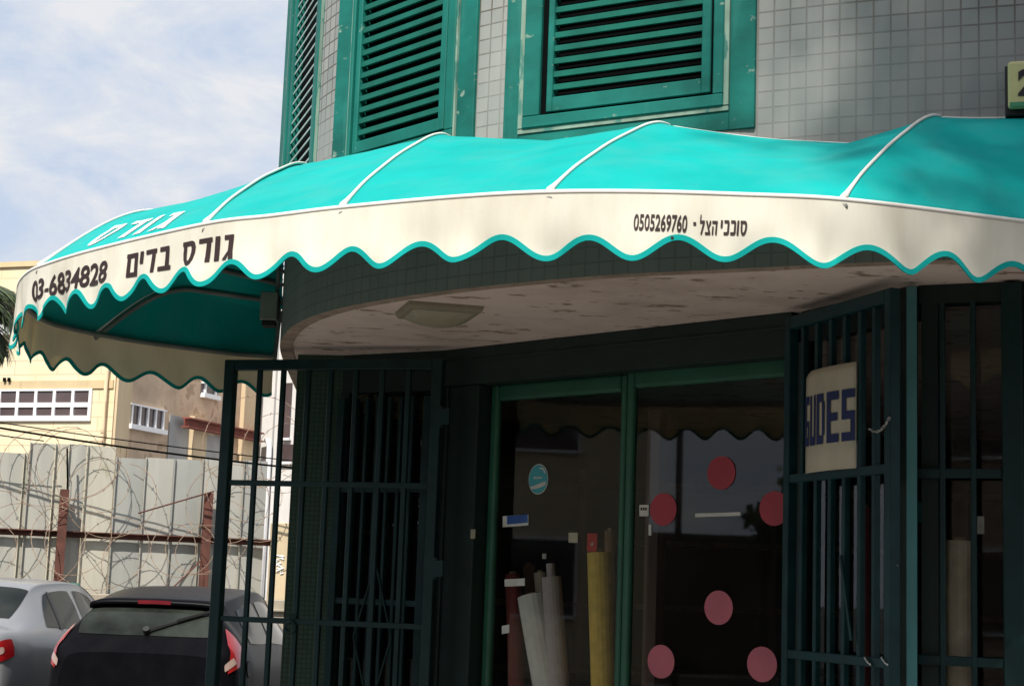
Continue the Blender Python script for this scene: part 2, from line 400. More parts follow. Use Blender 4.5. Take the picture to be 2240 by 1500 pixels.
# shopfront plan
P0 = atz(650, 815, 2.9); P0 = Vector((P0.x, P0.y, 0))
DPL = Plane((-.51, 9.61), (1.27, 7.83))                     # face of the lintel over the doors
jl = DPL.hit(962, 900)[0]; jr = DPL.hit(1722, 850)[0]
PJ = DPL.p(jl, 0); P3 = DPL.p(jr + .02, 0)
P4 = atz(1985, 626, 3.0); P4 = Vector((P4.x, P4.y, 0))
PP = Plane(P0, P0 + Vector((1, -.12, 0)))
pier_w = PP.hit(744, 950)[0]
P1 = PP.p(pier_w, 0)
RPL = Plane(P4, P4 + Vector((math.cos(R(24)), -math.sin(R(24)), 0)))
b = MB()
for q0, q1, u0 in ((Vector((-1.62, 15, 0)), P0, 0), (P0, P1, 5.0), (P1, P1 + Vector((.03, .3, 0)), 6)):
    L = (q1 - q0).length
    b.grid([[q0 + Vector((0, 0, z)), q1 + Vector((0, 0, z))] for z in (0.1, 3.01)], [[(u0, z), (u0 + L, z)] for z in (0.1, 3.01)])
b.build('tiled_pier', M['tile_pier'], bld)
# lintel panels over the doors
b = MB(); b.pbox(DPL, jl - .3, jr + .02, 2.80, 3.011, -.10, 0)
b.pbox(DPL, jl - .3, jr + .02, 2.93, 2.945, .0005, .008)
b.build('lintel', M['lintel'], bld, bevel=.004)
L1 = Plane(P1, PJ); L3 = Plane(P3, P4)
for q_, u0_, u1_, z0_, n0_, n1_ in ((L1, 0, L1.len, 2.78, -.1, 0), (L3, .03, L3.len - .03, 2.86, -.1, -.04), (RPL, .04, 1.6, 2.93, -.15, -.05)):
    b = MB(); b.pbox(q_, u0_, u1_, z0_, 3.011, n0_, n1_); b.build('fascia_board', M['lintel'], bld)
# right-hand ground-floor wall beyond the display window
ru1 = RPL.hit(2192, 1000)[0]; ru2 = RPL.hit(2238, 1000)[0]
b = MB(); b.pbox(RPL, ru1, ru2, .12, 3.0, -.12, .0); b.build('window_jamb', M['gate'], bld, bevel=.004)
b = MB(); b.pbox(RPL, ru2 + .002, 3.8, .12, 3.0, -.16, -.05); b.build('lower_wall', M['tile_pier'], bld)
# dim room behind the glass
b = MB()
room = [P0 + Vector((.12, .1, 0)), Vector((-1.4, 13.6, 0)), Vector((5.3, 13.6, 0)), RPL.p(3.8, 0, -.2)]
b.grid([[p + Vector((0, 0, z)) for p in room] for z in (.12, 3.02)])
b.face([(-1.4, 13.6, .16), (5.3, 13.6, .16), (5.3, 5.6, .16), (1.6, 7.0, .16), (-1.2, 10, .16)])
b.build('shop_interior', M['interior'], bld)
b = MB()
for k, zz in enumerate((.55, 1.05, 1.55, 2.05, 2.5)):
    b.box((1.6, 13.2, zz), (6.0, .5, .04))
for xx in (-.9, .6, 2.1, 3.6): b.box((xx, 13.2, 1.4), (.05, .48, 2.4))
b.build('wall_shelf', M['wood'], bld)
# shop threshold under the glazing (below the doors)
b = MB()
for a_, c_ in ((P1, PJ), (PJ, P3), (P3, P4)):
    q = Plane(a_, c_); b.pbox(q, 0.01, q.len - .01, .12, .26, -.16, -.02)
b.build('threshold', M['rim'], bld)

# ---- left display window (between pier and door), glass + inner grille
def grille(name, pl, u0, u1, z0, z1, rails, nb, m, parent, w=.022, n=0.0, stile=.05, diamonds=True):
    b = MB()
    b.pbox(pl, u0, u0 + stile, z0, z1, n - .02, n + .02); b.pbox(pl, u1 - stile, u1, z0, z1, n - .02, n + .02)
    for z in rails: b.pbox(pl, u0 + stile, u1 - stile, z - .018, z + .018, n - .012, n + .012)
    for k in range(1, nb):
        u = u0 + stile + (u1 - u0 - 2 * stile) * k / nb
        b.pbox(pl, u - w / 2, u + w / 2, z0, z1, n - .016, n + .016)
    if diamonds:
        for zc in (1.35,):
            uc = (u0 + u1) / 2; hw = (u1 - u0) * .2
            for a_, c_ in (((uc - hw, zc), (uc, zc + .42)), ((uc + hw, zc), (uc, zc + .42)), ((uc - hw, zc), (uc, zc - .42)), ((uc + hw, zc), (uc, zc - .42))):
                b.bar(pl.p(a_[0], a_[1], n + .02), pl.p(c_[0], c_[1], n + .02), .008, .014)
    return b.build(name, m, parent, bevel=.003)
b = MB(); b.pbox(L1, .0, .06, .26, 2.78, -.06, .01); b.pbox(L1, L1.len - .06, L1.len, .26, 2.78, -.06, .01); b.pbox(L1, .06, L1.len - .06, .26, .34, -.06, .01)
dw = b.build('display_window', M['lintel'], bld)
b = MB(); b.face([L1.p(.06, .34, -.03), L1.p(L1.len - .06, .34, -.03), L1.p(L1.len - .06, 2.78, -.03), L1.p(.06, 2.78, -.03)]); b.build('pane', M['glass'], dw)
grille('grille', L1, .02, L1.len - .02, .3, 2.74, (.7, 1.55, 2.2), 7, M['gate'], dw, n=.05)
# ---- right return display window behind the folded gate
b = MB(); b.pbox(L3, .03, .09, .26, 2.86, -.08, -.02); b.pbox(L3, L3.len - .09, L3.len - .03, .26, 2.86, -.08, -.02); b.pbox(L3, .09, L3.len - .09, .26, .34, -.08, -.02)
dw3 = b.build('display_window', M['lintel'], bld)
b = MB(); b.face([L3.p(.09, .34, -.05), L3.p(L3.len - .09, .34, -.05), L3.p(L3.len - .09, 2.86, -.05), L3.p(.09, 2.86, -.05)]); b.build('pane', M['glass'], dw3)
# ---- right front display window with its grille
b = MB(); b.pbox(RPL, .05, .12, .26, 2.93, -.12, -.05); b.pbox(RPL, .12, ru1, .26, .34, -.12, -.05)
dw4 = b.build('display_window', M['lintel'], bld)
b = MB(); b.face([RPL.p(.12, .34, -.1), RPL.p(ru1 - .002, .34, -.1), RPL.p(ru1 - .002, 2.93, -.1), RPL.p(.12, 2.93, -.1)]); b.build('pane', M['glass'], dw4)
b = MB()
for px in (2060, 2128):
    u = RPL.hit(px, 1000)[0]; b.pbox(RPL, u - .011, u + .011, .34, 2.93, -.04, -.01)
for py in (1034, 1446):
    z = RPL.hit(2100, py)[1]; b.pbox(RPL, .04, ru1 - .002, z - .02, z + .02, -.045, -.015)
b.build('grille', M['gate'], dw4, bevel=.003)

# ---- shop doors
def door(u0, u1, z1, n, name, fl=.085, fr=.085):
    b = MB()
    fd = .05
    b.pbox(DPL, u0, u0 + fl, .28, z1, n - fd, n); b.pbox(DPL, u1 - fr, u1, .28, z1, n - fd, n)
    b.pbox(DPL, u0 + fl, u1 - fr, z1 - .095, z1, n - fd, n); b.pbox(DPL, u0 + fl, u1 - fr, .28, .46, n - fd, n)
    d = b.build(name, M['door'], bld, bevel=.018, seg=3)
    b = MB(); b.face([DPL.p(u0 + fl - .005, .45, n - .025), DPL.p(u1 - fr + .005, .45, n - .025), DPL.p(u1 - fr + .005, z1 - .09, n - .025), DPL.p(u0 + fl - .005, z1 - .09, n - .025)])
    b.build('pane', M['glass'], d)
    return d
ND = -.12
DQ = Plane((-.51, 9.61), (1.27, 7.83), ND)
ua = DQ.hit(1062, 1160)[0]; um = DQ.hit(1362, 1150)[0]; uz = DQ.hit(1722, 1150)[0] + .05
ztL = DQ.hit(1210, 830)[1]; ztR = DQ.hit(1550, 795)[1]
dl = door(ua, um, ztL, ND, 'door', .062, .04); dr = door(um + .0015, uz, ztR, ND + .0, 'door', .05, .07)
b = MB()
b.pbox(DPL, jl - .02, ua - .006, .26, 2.80, -.16, -.03); b.pbox(DPL, jl + .03, jl + .05, .26, 2.80, -.0301, -.012)
b.pbox(DPL, ua - .006, uz, ztR + .01, 2.801, -.2, -.1)
b.build('door_surround', M['lintel'], bld, bevel=.004)
b = MB()   # plain wooden inner post seen through the right door
u_ = DQ.hit(1412, 1150)[0]; b.pbox(DQ, u_ - .045, u_ + .04, .2, 2.6, -.12, -.05); b.build('inner_post', M['wood'], bld)

def disc(pl, px, py, rx, rz, n, seg=28):
    u, z = pl.hit(px, py)
    return [pl.p(u + rx * math.cos(2 * math.pi * k / seg), z + rz * math.sin(2 * math.pi * k / seg), n) for k in range(seg)]
def flat(name, pts, m, parent, thick=.0015, nv=None):
    b = MB(); n = len(pts); nv = nv * thick
    b.face([p + nv for p in pts]); b.face([p for p in reversed(pts)])
    b.grid([pts, [p + nv for p in pts]], closed=True)
    return b.build(name, m, parent)
M['red_dot'] = mat('red_sticker', (0.42, 0.045, 0.07), 0.5, 0.1, 6, bmp=0)
M['pink_dot'] = mat('pale_red_sticker', (0.52, 0.13, 0.17), 0.5, 0.1, 6, bmp=0)
gn = -.022
for px, py, m_ in ((1572, 1033, 'red_dot'), (1445, 1113, 'red_dot'), (1688, 1111, 'red_dot'), (1566, 1328, 'pink_dot'), (1440, 1446, 'pink_dot'), (1661, 1452, 'pink_dot')):
    s = flat('round_sticker', disc(DQ, px, py, .088, .084, gn), M[m_], dr, nv=DQ.n)
    if m_ == 'pink_dot': s['label'] = 'paler pink round sticker low on the glass'
M['sky_blue'] = mat('blue_sticker', (0.05, 0.36, 0.43), 0.5, 0.12, 8, bmp=0)
M['pale'] = mat('pale_sticker', (0.62, 0.62, 0.58), 0.6, 0.15, 12, bmp=0)
M['royal'] = mat('royal_blue_print', (0.02, 0.09, 0.33), 0.5, 0.2, 12, bmp=0)
st = flat('round_sticker', disc(DQ, 1172, 1047, .075, .0845, gn), M['pale'], dl, nv=DQ.n); st['label'] = 'round blue sticker with a white wave and small lettering'
flat('sticker_print', disc(DQ, 1172, 1047, .070, .079, gn + .002), M['sky_blue'], dl, nv=DQ.n)
u_, z_ = DQ.hit(1172, 1047)
flat('sticker_print', [DQ.p(u_ + .064 * a_, z_ + c_, gn + .004) for a_, c_ in ((-.9, -.042), (-.3, -.034), (.3, -.022), (.95, -.012), (.9, -.034), (.3, -.046), (-.3, -.054), (-.8, -.054))], M['pale'], dl, nv=DQ.n)
flat('sticker_print', [DQ.p(u_ + .02 + r_ * math.cos(t_), z_ + .03 + r_ * math.sin(t_), gn + .004) for r_, ts_ in ((.034, np.linspace(1.9, 0.0, 9)), (.026, np.linspace(0.1, 1.9, 9))) for t_ in ts_], M['pale'], dl, nv=DQ.n)
for k in range(6):
    flat('sticker_print', [DQ.p(u_ - .032 + .011 * k + a_, z_ + .002 + c_, gn + .004) for a_, c_ in ((0, 0), (.007, 0), (.007, .012), (0, .010))], M['pale'], dl, nv=DQ.n)
def quad_sticker(pl, name, x0, y0, x1, y1, m, parent, n=gn, skew=0):
    a_ = [pl.hit(x0, y1), pl.hit(x1, y1 - skew), pl.hit(x1, y0 - skew), pl.hit(x0, y0)]
    return flat(name, [pl.p(u, z, n) for u, z in a_], m, parent, nv=pl.n)
s = quad_sticker(DQ, 'torn_sticker', 1094, 1128, 1150, 1152, M['pale'], dl, skew=4); s['label'] = 'torn blue and white sticker'
quad_sticker(DQ, 'sticker_print', 1104, 1128, 1149, 1146, M['royal'], dl, gn + .002, skew=4)
quad_sticker(DQ, 'pale_strip', 1098, 1266, 1142, 1282, M['pale'], dl, skew=2)
quad_sticker(DQ, 'price_sticker', 1393, 1103, 1413, 1128, M['pale'], dr)
for k in range(3): quad_sticker(DQ, 'sticker_print', 1396 + 5 * k, 1109, 1399.5 + 5 * k, 1115, M['ink'], dr, gn + .002)
quad_sticker(DQ, 'pale_strip', 1515, 1122, 1614, 1130, M['pale'], dr, skew=3)  # plain pale strip across the right pane
quad_sticker(DQ, 'paper_scrap', 1238, 1164, 1258, 1186, M['lamp_glass'], dl)
quad_sticker(DQ, 'paper_scrap', 1092, 1368, 1108, 1386, M['pale'], dl, skew=3)
quad_sticker(DQ, 'paper_scrap', 1413, 1146, 1419, 1170, M['pale'], dr)
u_, z_ = DPL.hit(1028, 1168)
b = MB(); b.pbox(DPL, u_ - .018, u_ + .018, z_ - .024, z_ + .03, -.03, -.018); b.build('lock_plate', M['lamp_glass'], bld, bevel=.004)

# ------------------------------------------------------------------ shuttered windows of the upper storey
def window(L, Rr, off, xs, slat_bottom, sill, ref_y, pitch, slat_h, label, mslat, worn=False, bd=.02):
    """xs: pixel columns at ref_y: surround, bead, casing, gap, stile, slats | slats, stile, gap, casing, bead, surround"""
    a_, c_ = L, Rr
    pl = Plane(a_, c_, off)
    U = [pl.hit(x, ref_y)[0] for x in xs]
    zt = 5.7
    zb = pl.hit(*slat_bottom)[1]; zs = pl.hit(*sill)[1]
    zo = zs - .16
    g = M['green_worn'] if worn else M['green']
    e0, e1 = pl.p(U[0] + .02, 0), pl.p(U[11] - .02, 0)
    OPEN.append((wall_s(e1.x, e1.y), wall_s(e0.x, e0.y), zo + .01, zt - .01))
    b = MB()   # casing carried by the wall
    b.pbox(pl, U[2], U[3], zs, zt, -.10, .022); b.pbox(pl, U[8], U[9], zs, zt, -.10, .022)
    b.pbox(pl, U[2], U[9], zs - .055, zs, -.10, .024)
    wo = b.build('window', g, bld, bevel=.005)
    wo['label'] = label
    b = MB()
    b.pbox(pl, U[0], U[1], zo, zt, -.10, .006); b.pbox(pl, U[10], U[11], zo, zt, -.10, .006)
    b.pbox(pl, U[1], U[10], zo, zs - .075, -.10, .0065)
    b.build('surround', M['green_worn'], wo, bevel=.003)
    b = MB()
    b.pbox(pl, U[1] + .0005, U[2] - .0005, zs - .05, zt, -.09, .015); b.pbox(pl, U[9] + .0005, U[10] - .0005, zs - .05, zt, -.09, .015)
    b.pbox(pl, U[1] + .0005, U[10] - .0005, zs - .0745, zs - .0555, -.09, .014)
    b.build('sealant_bead', M['bead'], wo)
    gx = .013
    b = MB(); b.pbox(pl, U[3], U[8], zs + .001, zt, -.09, -.0481); b.pbox(pl, U[3] + .0005, U[4] - .0005, zs + .001, zt, -.048, .001); b.pbox(pl, U[7] + .0005, U[8] - .0005, zs + .001, zt, -.048, .001); b.pbox(pl, U[4], U[7], zs + .001, zs + gx - .0005, -.0479, .001)  # black backing and strips painted in as the shade in the shutter gaps
    b.build('black_gap_shade', M['black'], wo)
    b = MB()
    b.pbox(pl, U[4], U[5], zs + gx, zt, -.045, .012); b.pbox(pl, U[6], U[7], zs + gx, zt, -.045, .012)
    b.pbox(pl, U[5], U[6], zs + gx, zb, -.045, .011)
    sh = b.build('shutter', g, wo, bevel=.004)
    b = MB(); z = zb + pitch - slat_h
    while z < zt:
        d = random.uniform(-.0015, .0015)
        o = pl.p(U[5], z + d, .003)
        # slat: short front face, then a blade rising back into the shutter
        v = [o, o + Vector((0, 0, slat_h)), o + Vector((0, 0, slat_h)) - pl.n * bd, o + Vector((0, 0, .002)) - pl.n * bd]
        W_ = pl.u * (U[6] - U[5])
        i = len(b.v); b.v += v + [q + W_ for q in v]
        for q in ((0, 4, 5, 1), (1, 5, 6, 2), (2, 6, 7, 3), (3, 7, 4, 0), (0, 1, 2, 3), (7, 6, 5, 4)): b.f.append(tuple(i + k for k in q))
        z += pitch
    b.build('louvres', M[mslat], sh)
    return pl
p3l, p3r = wall_px(1108, 150), wall_px(1652, 150)
w3 = window(p3l, p3r, .014, (1106, 1140, 1150, 1186, 1199, 1212, 1536, 1556, 1563, 1586, 1597, 1652), (1375, 193), (1375, 232), 150, .0605, .0255, 'right shutter window with peeling sill', 'slat', True)
p2l, p2r = wall_px(738, 150), wall_px(1042, 150)
w2 = window(p2l, p2r, .010, (737, 770, 772.5, 779, 782, 791, 966, 978, 983, 1000, 1004, 1041), (880, 283), (870, 318), 150, .0595, .026, 'middle shutter window on the curve of the corner', 'slat')
p1l, p1r = wall_px(619, 200), wall_px(715, 200)
p1l = Vector((-1.345, 9.35, 0))
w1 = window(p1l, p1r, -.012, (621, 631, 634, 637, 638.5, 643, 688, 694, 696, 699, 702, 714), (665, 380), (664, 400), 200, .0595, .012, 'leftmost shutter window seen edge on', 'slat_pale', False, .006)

w = MB()
svs = sorted(set(list(np.linspace(0, _c[-1], 240)) + [q for o in OPEN for q in o[:2]])); wps = wall_at(np.array(svs))
for i in range(len(svs) - 1):
    zz = [(ZS, ZTOP)]
    for o in OPEN:
        if o[0] - 1e-6 <= svs[i] and svs[i + 1] <= o[1] + 1e-6: zz = [(ZS, o[2]), (o[3], ZTOP)]
    for z0, z1 in zz:
        (x0, y0), (x1, y1) = wps[i], wps[i + 1]
        w.face([(x0, y0, z0), (x1, y1, z0), (x1, y1, z1), (x0, y0, z1)], [(-svs[i], z0), (-svs[i + 1], z0), (-svs[i + 1], z1), (-svs[i], z1)])
wall = w.build('wall', M['tile'], bld)

# ------------------------------------------------------------------ awning
K = np.array([(0, 2.75, 6.0), (1, 2.15, 5.8), (1.35, 1.80, 5.69), (2, 1.11, 5.462), (2.4, .73, 5.445), (2.7, .417, 5.455), (3, .11, 5.505), (3.45, -.21, 5.625), (4, -.634, 5.85), (4.5, -.91, 6.03), (5, -1.198, 6.22), (5.6, -1.79, 6.828), (6, -2.13, 7.25), (6.12, -2.22, 7.40), (6.3, -2.318, 7.62), (6.5, -2.40, 7.86), (7, -2.53, 8.35), (7.45, -2.553, 8.847), (8, -2.37, 9.258), (8.25, -2.155, 9.512), (8.6, -1.747, 9.831), (9, -1.444, 9.95)])
AT = np.linspace(0, 9, 901)
AX = herm(K[:, 0], K[:, 1], AT); AY = herm(K[:, 0], K[:, 2], AT)
AL = np.concatenate([[0], np.cumsum(np.hypot(np.diff(AX), np.diff(AY)))])
_gx, _gy = np.gradient(AX), np.gradient(AY); _g = np.hypot(_gx, _gy)
ANX, ANY = _gy / _g, -_gx / _g
if ANY[300] > 0: ANX, ANY = -ANX, -ANY                # outward normal in plan
WK = [(0, 2.80, 6.03, 3.56), (1, 2.32, 6.19, 3.57), (1.999, 1.69, 6.40, 3.58), (2.0, 1.69, 6.40, 3.58), (2.3, 1.38, 6.51, 3.50), (2.6, 1.08, 6.66, 3.545), (3, .65, 6.84, 3.63), (3.5, .2, 7.09, 3.625), (4, -.32, 7.48, 3.72), (4.5, -.75, 7.92, 3.75), (5, -1.07, 8.48, 3.79), (5.5, -1.28, 9.10, 3.80), (6, -1.395, 9.85, 3.53), (7, -1.405, 9.90, 3.46), (8, -1.41, 9.94, 3.36), (9, -1.415, 9.97, 3.30)]
WKt = np.array([k[0] for k in WK]); WKs = np.array([wall_s(k[1], k[2]) for k in WK]); WKz = np.array([k[3] for k in WK])
PROF_S = np.array([0, .08, .17, .31, .45, .61, .77, .9, 1.0]); PROF_H = np.array([0, .11, .228, .39, .545, .705, .858, .955, 1.0])
def foot(t): return np.interp(t, AT, AX), np.interp(t, AT, AY)
EDGE = 3.0
def canopy(t, s, lift=0.0):
    fx, fy = foot(t)
    wxy = wall_at(np.interp(t, WKt, WKs))[0]; wz = np.interp(t, WKt, WKz)
    f = t - math.floor(t)
    h = float(herm(PROF_S, PROF_H, np.array([s]))[0])
    k = min(1, max(0, t - 5.0))**1.5                     # round the corner the ribs rise fast and then run flat
    h = (1 - k) * h * ((wz if t < 5 else 3.80) - EDGE) + k * math.sin(math.pi / 2 * min(1, s / .5)) * ((wz if t > 6 else 3.53) - EDGE)
    sag = .030 * math.sin(math.pi * f)**.6 * (math.sin(math.pi * min(s, .62) / 1.24) if s > 0 else 0) * (1 - .45 * max(0, s - .62) / .38)
    if 5 < t < 6: sag *= .25
    e_ = min(f, 1 - f)                                   # pull wrinkles running out from the ribs and the edge
    wr = .0045 * math.exp(-e_ / .16) * noise.noise((t * 5, s * 16, 1.7)) + .0035 * math.exp(-s / .12) * math.sin(t * 55 + 6 * noise.noise((t * 3, 0, 9)))
    wr += .004 * noise.noise((t * 7 + s * 5, s * 4 - t * 2, 6.1))
    q_ = min(1, e_ * 12)
    wr *= min(1, s * 12) * min(1, (1 - s) * 8) * q_
    sag += .010 * q_ * noise.noise((t * 2.2, s * 3, 4.0)) * math.sin(math.pi * s) - wr
    # the hem tucks under the wall trim
    k = s * .985
    return Vector((fx + (wxy[0] - fx) * k, fy + (wxy[1] - fy) * k, EDGE + h - sag + lift))
LOWS = np.array([.29, .59, .89, 1.196, 1.484, 1.806, 2.124, 2.44, 2.753, 3.065, 3.352, 3.632, 3.929, 4.207, 4.479, 4.764, 5.045, 5.3, 5.56, 5.82, 6.08, 6.34, 6.60, 6.87, 7.16, 7.455, 7.70, 7.99, 8.33, 8.605, 8.89])
LPH = np.arange(len(LOWS))
def drop(L):
    ph = np.interp(L, LOWS, LPH) if LOWS[0] <= L <= LOWS[-1] else (L - LOWS[0]) / .30 if L < LOWS[0] else LPH[-1] + (L - LOWS[-1]) / .3
    ph += .025 * math.sin(L * 5.1)
    return .197 + .004 * math.sin(L * 7.7 + 1) + .011 * min(1, max(0, (L - 3.2) / 1.2)) + .037 * math.cos(2 * math.pi * ph)
def valance(L, v, off=0.0):
    """point v metres below the awning edge, at arc length L"""
    t = np.interp(L, AL, AT); x, y = foot(t); i = int(np.clip(round(t * 100), 0, 900)); nx, ny = ANX[i], ANY[i]
    k = min(1, v / .2)
    d = .022 * k * noise.noise((L * 1.5, v * 2, 0)) + .010 * k * noise.noise((L * 5.5, v * 7, 3.3))
    d += .006 * k * noise.noise((L * 13, v * 4, 8.8)) + .012 * k * k * math.sin(L * 21 + 2 * noise.noise((L * 2, 0, 5)))
    d += .016 * k * math.exp(-((L - 1.95) / .35)**2) * math.sin(L * 16 + v * 9)
    if L > 5.5 and L < 7.4: d += .006 * k * math.sin(L * 42)
    d += off + .004
    return Vector((x + nx * d, y + ny * d, EDGE - .006 - v))
aw = thing('shop_awning', (0.3, 6.6, 0), 'teal domed shop awning with white ribs and a scalloped cream valance round the corner', 'awning')
NS = 34
for i in range(9):
    ts = [i + k / 44 for k in range(45)]; ts[-1] = i + 1 - 1e-6
    b = MB()
    b.grid([[canopy(t, s / NS) for s in range(NS + 1)] for t in ts])
    o = b.build('canopy_panel', M['teal'], aw, smooth=True)
    sd = o.modifiers.new('thickness', 'SOLIDIFY'); sd.thickness = .003; sd.offset = 0
for i in range(0, 10):
    t = min(i, 9 - 1e-6)
    b = MB()
    path = [canopy(t, s / 30, .006) for s in range(31)]
    b.tube(path, [.0062 + .008 * math.exp(-s / 1.1) for s in range(31)], 8)
    b.build('rib', M['piping'], aw, smooth=True)
    b = MB(); b.tube([canopy(t, s / 20, -.028) for s in range(21)], .014, 8); b.build('frame_tube', M['tube'], aw, smooth=True)
b = MB(); b.tube([canopy(t, 1.0, .003) for t in np.arange(.02, 5.9, .04)], .0048, 6); b.build('hem_piping', M['piping'], aw, smooth=True)
b = MB(); b.tube([Vector((x, y, EDGE)) for x, y in zip(AX[::3], AY[::3])], .0088, 8); b.build('edge_piping', M['piping'], aw, smooth=True)
b = MB(); b.tube([Vector((x - nx * .028, y - ny * .028, EDGE - .006)) for x, y, nx, ny in zip(AX[::3], AY[::3], ANX[::3], ANY[::3])], .014, 8); b.build('edge_tube', M['tube'], aw, smooth=True)
Ls = np.arange(0, AL[-1], .0125)
TW = .0195
b = MB(); b.grid([[valance(L, q * (drop(L) - TW * .5)) for q in np.linspace(0, 1, 12)] for L in Ls])
va = b.build('valance', M['cream'], aw, smooth=True)
b = MB()
rows = []
for L in Ls:
    sl = (drop(L + .005) - drop(L - .005)) / .01
    wd = TW * math.sqrt(1 + sl * sl * .8)
    d1 = drop(L); q = [valance(L, d1 - wd, .003), valance(L, d1, .003), valance(L, d1, -.003), valance(L, d1 - wd, -.003)]
    rows.append(q)
b.grid(rows, closed=True)
b.build('trim', M['trim'], va, smooth=False)

# lettering: text outlines laid on a curved surface
def text_mesh(s, bold=0.0, shear=0.0):
    c = bpy.data.curves.new('txt', 'FONT'); c.body = s; c.offset = bold; c.shear = shear; c.resolution_u = 4
    o = bpy.data.objects.new('txt', c); col.objects.link(o)
    dg = bpy.context.evaluated_depsgraph_get(); dg.update()
    me = o.evaluated_get(dg).to_mesh()
    v = np.array([x.co[:2] for x in me.vertices]); f = [tuple(p.vertices) for p in me.polygons]
    o.evaluated_get(dg).to_mesh_clear()
    bpy.data.objects.remove(o); bpy.data.curves.remove(c)
    v = v - v.min(0); return v, f, v.max(0)
def lettering(s, fn, m, parent, bold=0.0, shear=0.0, name='lettering'):
    """fn maps (0..1 left-right, 0..1 bottom-top) to a point"""
    v, f, mxv = text_mesh(s, bold, shear)
    b = MB(); b.v = [fn(x / mxv[0], y / mxv[1]) for x, y in v]; b.f = f
    return b.build(name, m, parent)
def L_px(px, py=None, v=.10):
    best, bd = 0, 1e9
    for L in np.arange(.8, 6.1, .01):
        q = proj(valance(L, v)); d = abs(q[0] - px)
        if d < bd: best, bd = L, d
    return best
def on_valance(pxl, pxr, v0, v1):
    l0, l1 = L_px(pxl), L_px(pxr)
    return lambda x, y: valance(l0 + (l1 - l0) * x, v1 + (v0 - v1) * y, .0035)
lettering('03-6834828', on_valance(71, 236, .054, .149), M['ink'], va, .022)
RC = lambda x0, y0, x1, y1: [(x0, y0), (x1, y0), (x1, y1), (x0, y1)]
def _ring():
    o = [(0, 1), (.55, 1), (.70, .93), (.78, .75), (.78, .5), (.70, .22), (.56, .05), (.39, 0), (.22, .05), (.09, .25), (.05, .5), (.07, .82), (0, .82)]
    i = [(.25, .82), (.45, .82), (.53, .77), (.56, .68), (.56, .5), (.52, .32), (.46, .21), (.39, .18), (.33, .21), (.28, .34), (.26, .5), (.26, .75), (.25, .8)]
    return [[o[k], o[(k + 1) % 13], i[(k + 1) % 13], i[k]] for k in range(13)]
HEB = {'samekh': (.80, _ring()),
       'dalet': (.70, [RC(0, .82, .70, 1), RC(.42, 0, .64, .82)]),
       'vav': (.24, [RC(0, 0, .23, 1)]),
       'yod': (.24, [RC(0, .48, .23, 1)]),
       'gimel': (.56, [RC(.06, .82, .48, 1), [(.27, .36), (.48, .36), (.48, .82), (.27, .82)], [(.30, .0), (.53, 0), (.48, .36), (.33, .36)], [(0, 0), (.20, .0), (.30, .22), (.329, .36), (.27, .36)]]),
       'bet': (.74, [RC(.04, .82, .62, 1), RC(.41, .18, .63, .82), RC(0, 0, .74, .18)]),
       'mem': (.74, [RC(0, .82, .74, 1), RC(.05, 0, .26, .82), RC(.52, 0, .74, .82), RC(.26, 0, .52, .18)]),
       'kaf': (.62, [RC(.03, .82, .50, 1), [(.40, .18), (.62, .14), (.62, .88), (.40, .82)], RC(.03, 0, .50, .18), [(.50, .82), (.62, .88), (.50, 1)], [(.50, 0), (.62, .14), (.50, .16)]]),
       'he': (.70, [RC(0, .82, .70, 1), RC(.46, 0, .68, .82), RC(.04, 0, .24, .60)]),
       'tsadi': (.70, [RC(0, 0, .68, .17), [(.42, .17), (.66, .17), (.22, 1), (0, 1)], [(.42, .66), (.50, .50), (.68, .80), (.70, 1), (.50, 1)]]),
       'lamed': (.62, [RC(0, 1.0, .15, 1.42), RC(0, .82, .62, 1), [(.16, 0), (.36, 0), (.62, .82), (.40, .82)]]),
       ' ': (.3, [])}
def hebrew(words, fn, m, parent, gap=.13, slant=0.0):
    x = 0; fs = []
    for g in words:
        w_, ps = HEB[g]
        for p in ps: fs.append([(x + a_ + slant * c_, c_) for a_, c_ in p])
        x += w_ + gap
    x -= gap; b = MB()
    for p in fs:
        if len(p) == 4:
            rows = [[fn((p[0][0] * (1 - i / 3) + p[1][0] * i / 3) * (1 - j / 3) / x + (p[3][0] * (1 - i / 3) + p[2][0] * i / 3) * (j / 3) / x, (p[0][1] * (1 - i / 3) + p[1][1] * i / 3) * (1 - j / 3) + (p[3][1] * (1 - i / 3) + p[2][1] * i / 3) * (j / 3)) for i in range(4)] for j in range(4)]
            b.grid(rows)
        else: b.face([fn(a_ / x, c_) for a_, c_ in p])
    return b.build('lettering', m, parent)
hebrew(['mem', 'yod', 'dalet', 'bet'], on_valance(278, 375, .053, .149), M['ink'], va, .16)
hebrew(['samekh', 'dalet', 'vav', 'gimel'], on_valance(402, 515, .053, .149), M['ink'], va, .14)
lettering('0505269760', on_valance(1387, 1502, .073, .132), M['ink'], va, .018, .1)
lettering('-', on_valance(1515, 1522, .096, .106), M['ink'], va, .02)
hebrew(['lamed', 'tsadi', 'he'], on_valance(1531, 1568, .090, .137), M['ink'], va, .12, .1)
hebrew(['yod', 'kaf', 'kaf', 'vav', 'samekh'], on_valance(1577, 1634, .087, .137), M['ink'], va, .12, .1)
b = MB(); b.grid([[valance(L_px(1474), .153 + .006 * math.sin(a_), .004) + Vector((.006 * math.cos(a_), 0, 0)) for a_ in np.linspace(0, 2 * math.pi, 9)], [valance(L_px(1474), .153, .005)] * 9]); b.build('dirt_spot', M['ink'], va)
def on_canopy(t0, t1, s0, s1):
    return lambda x, y: canopy(t0 + (t1 - t0) * x, s0 + (s1 - s0) * y, .006)
def t_px(px): return float(np.interp(L_px(px, v=0.0), AL, AT))
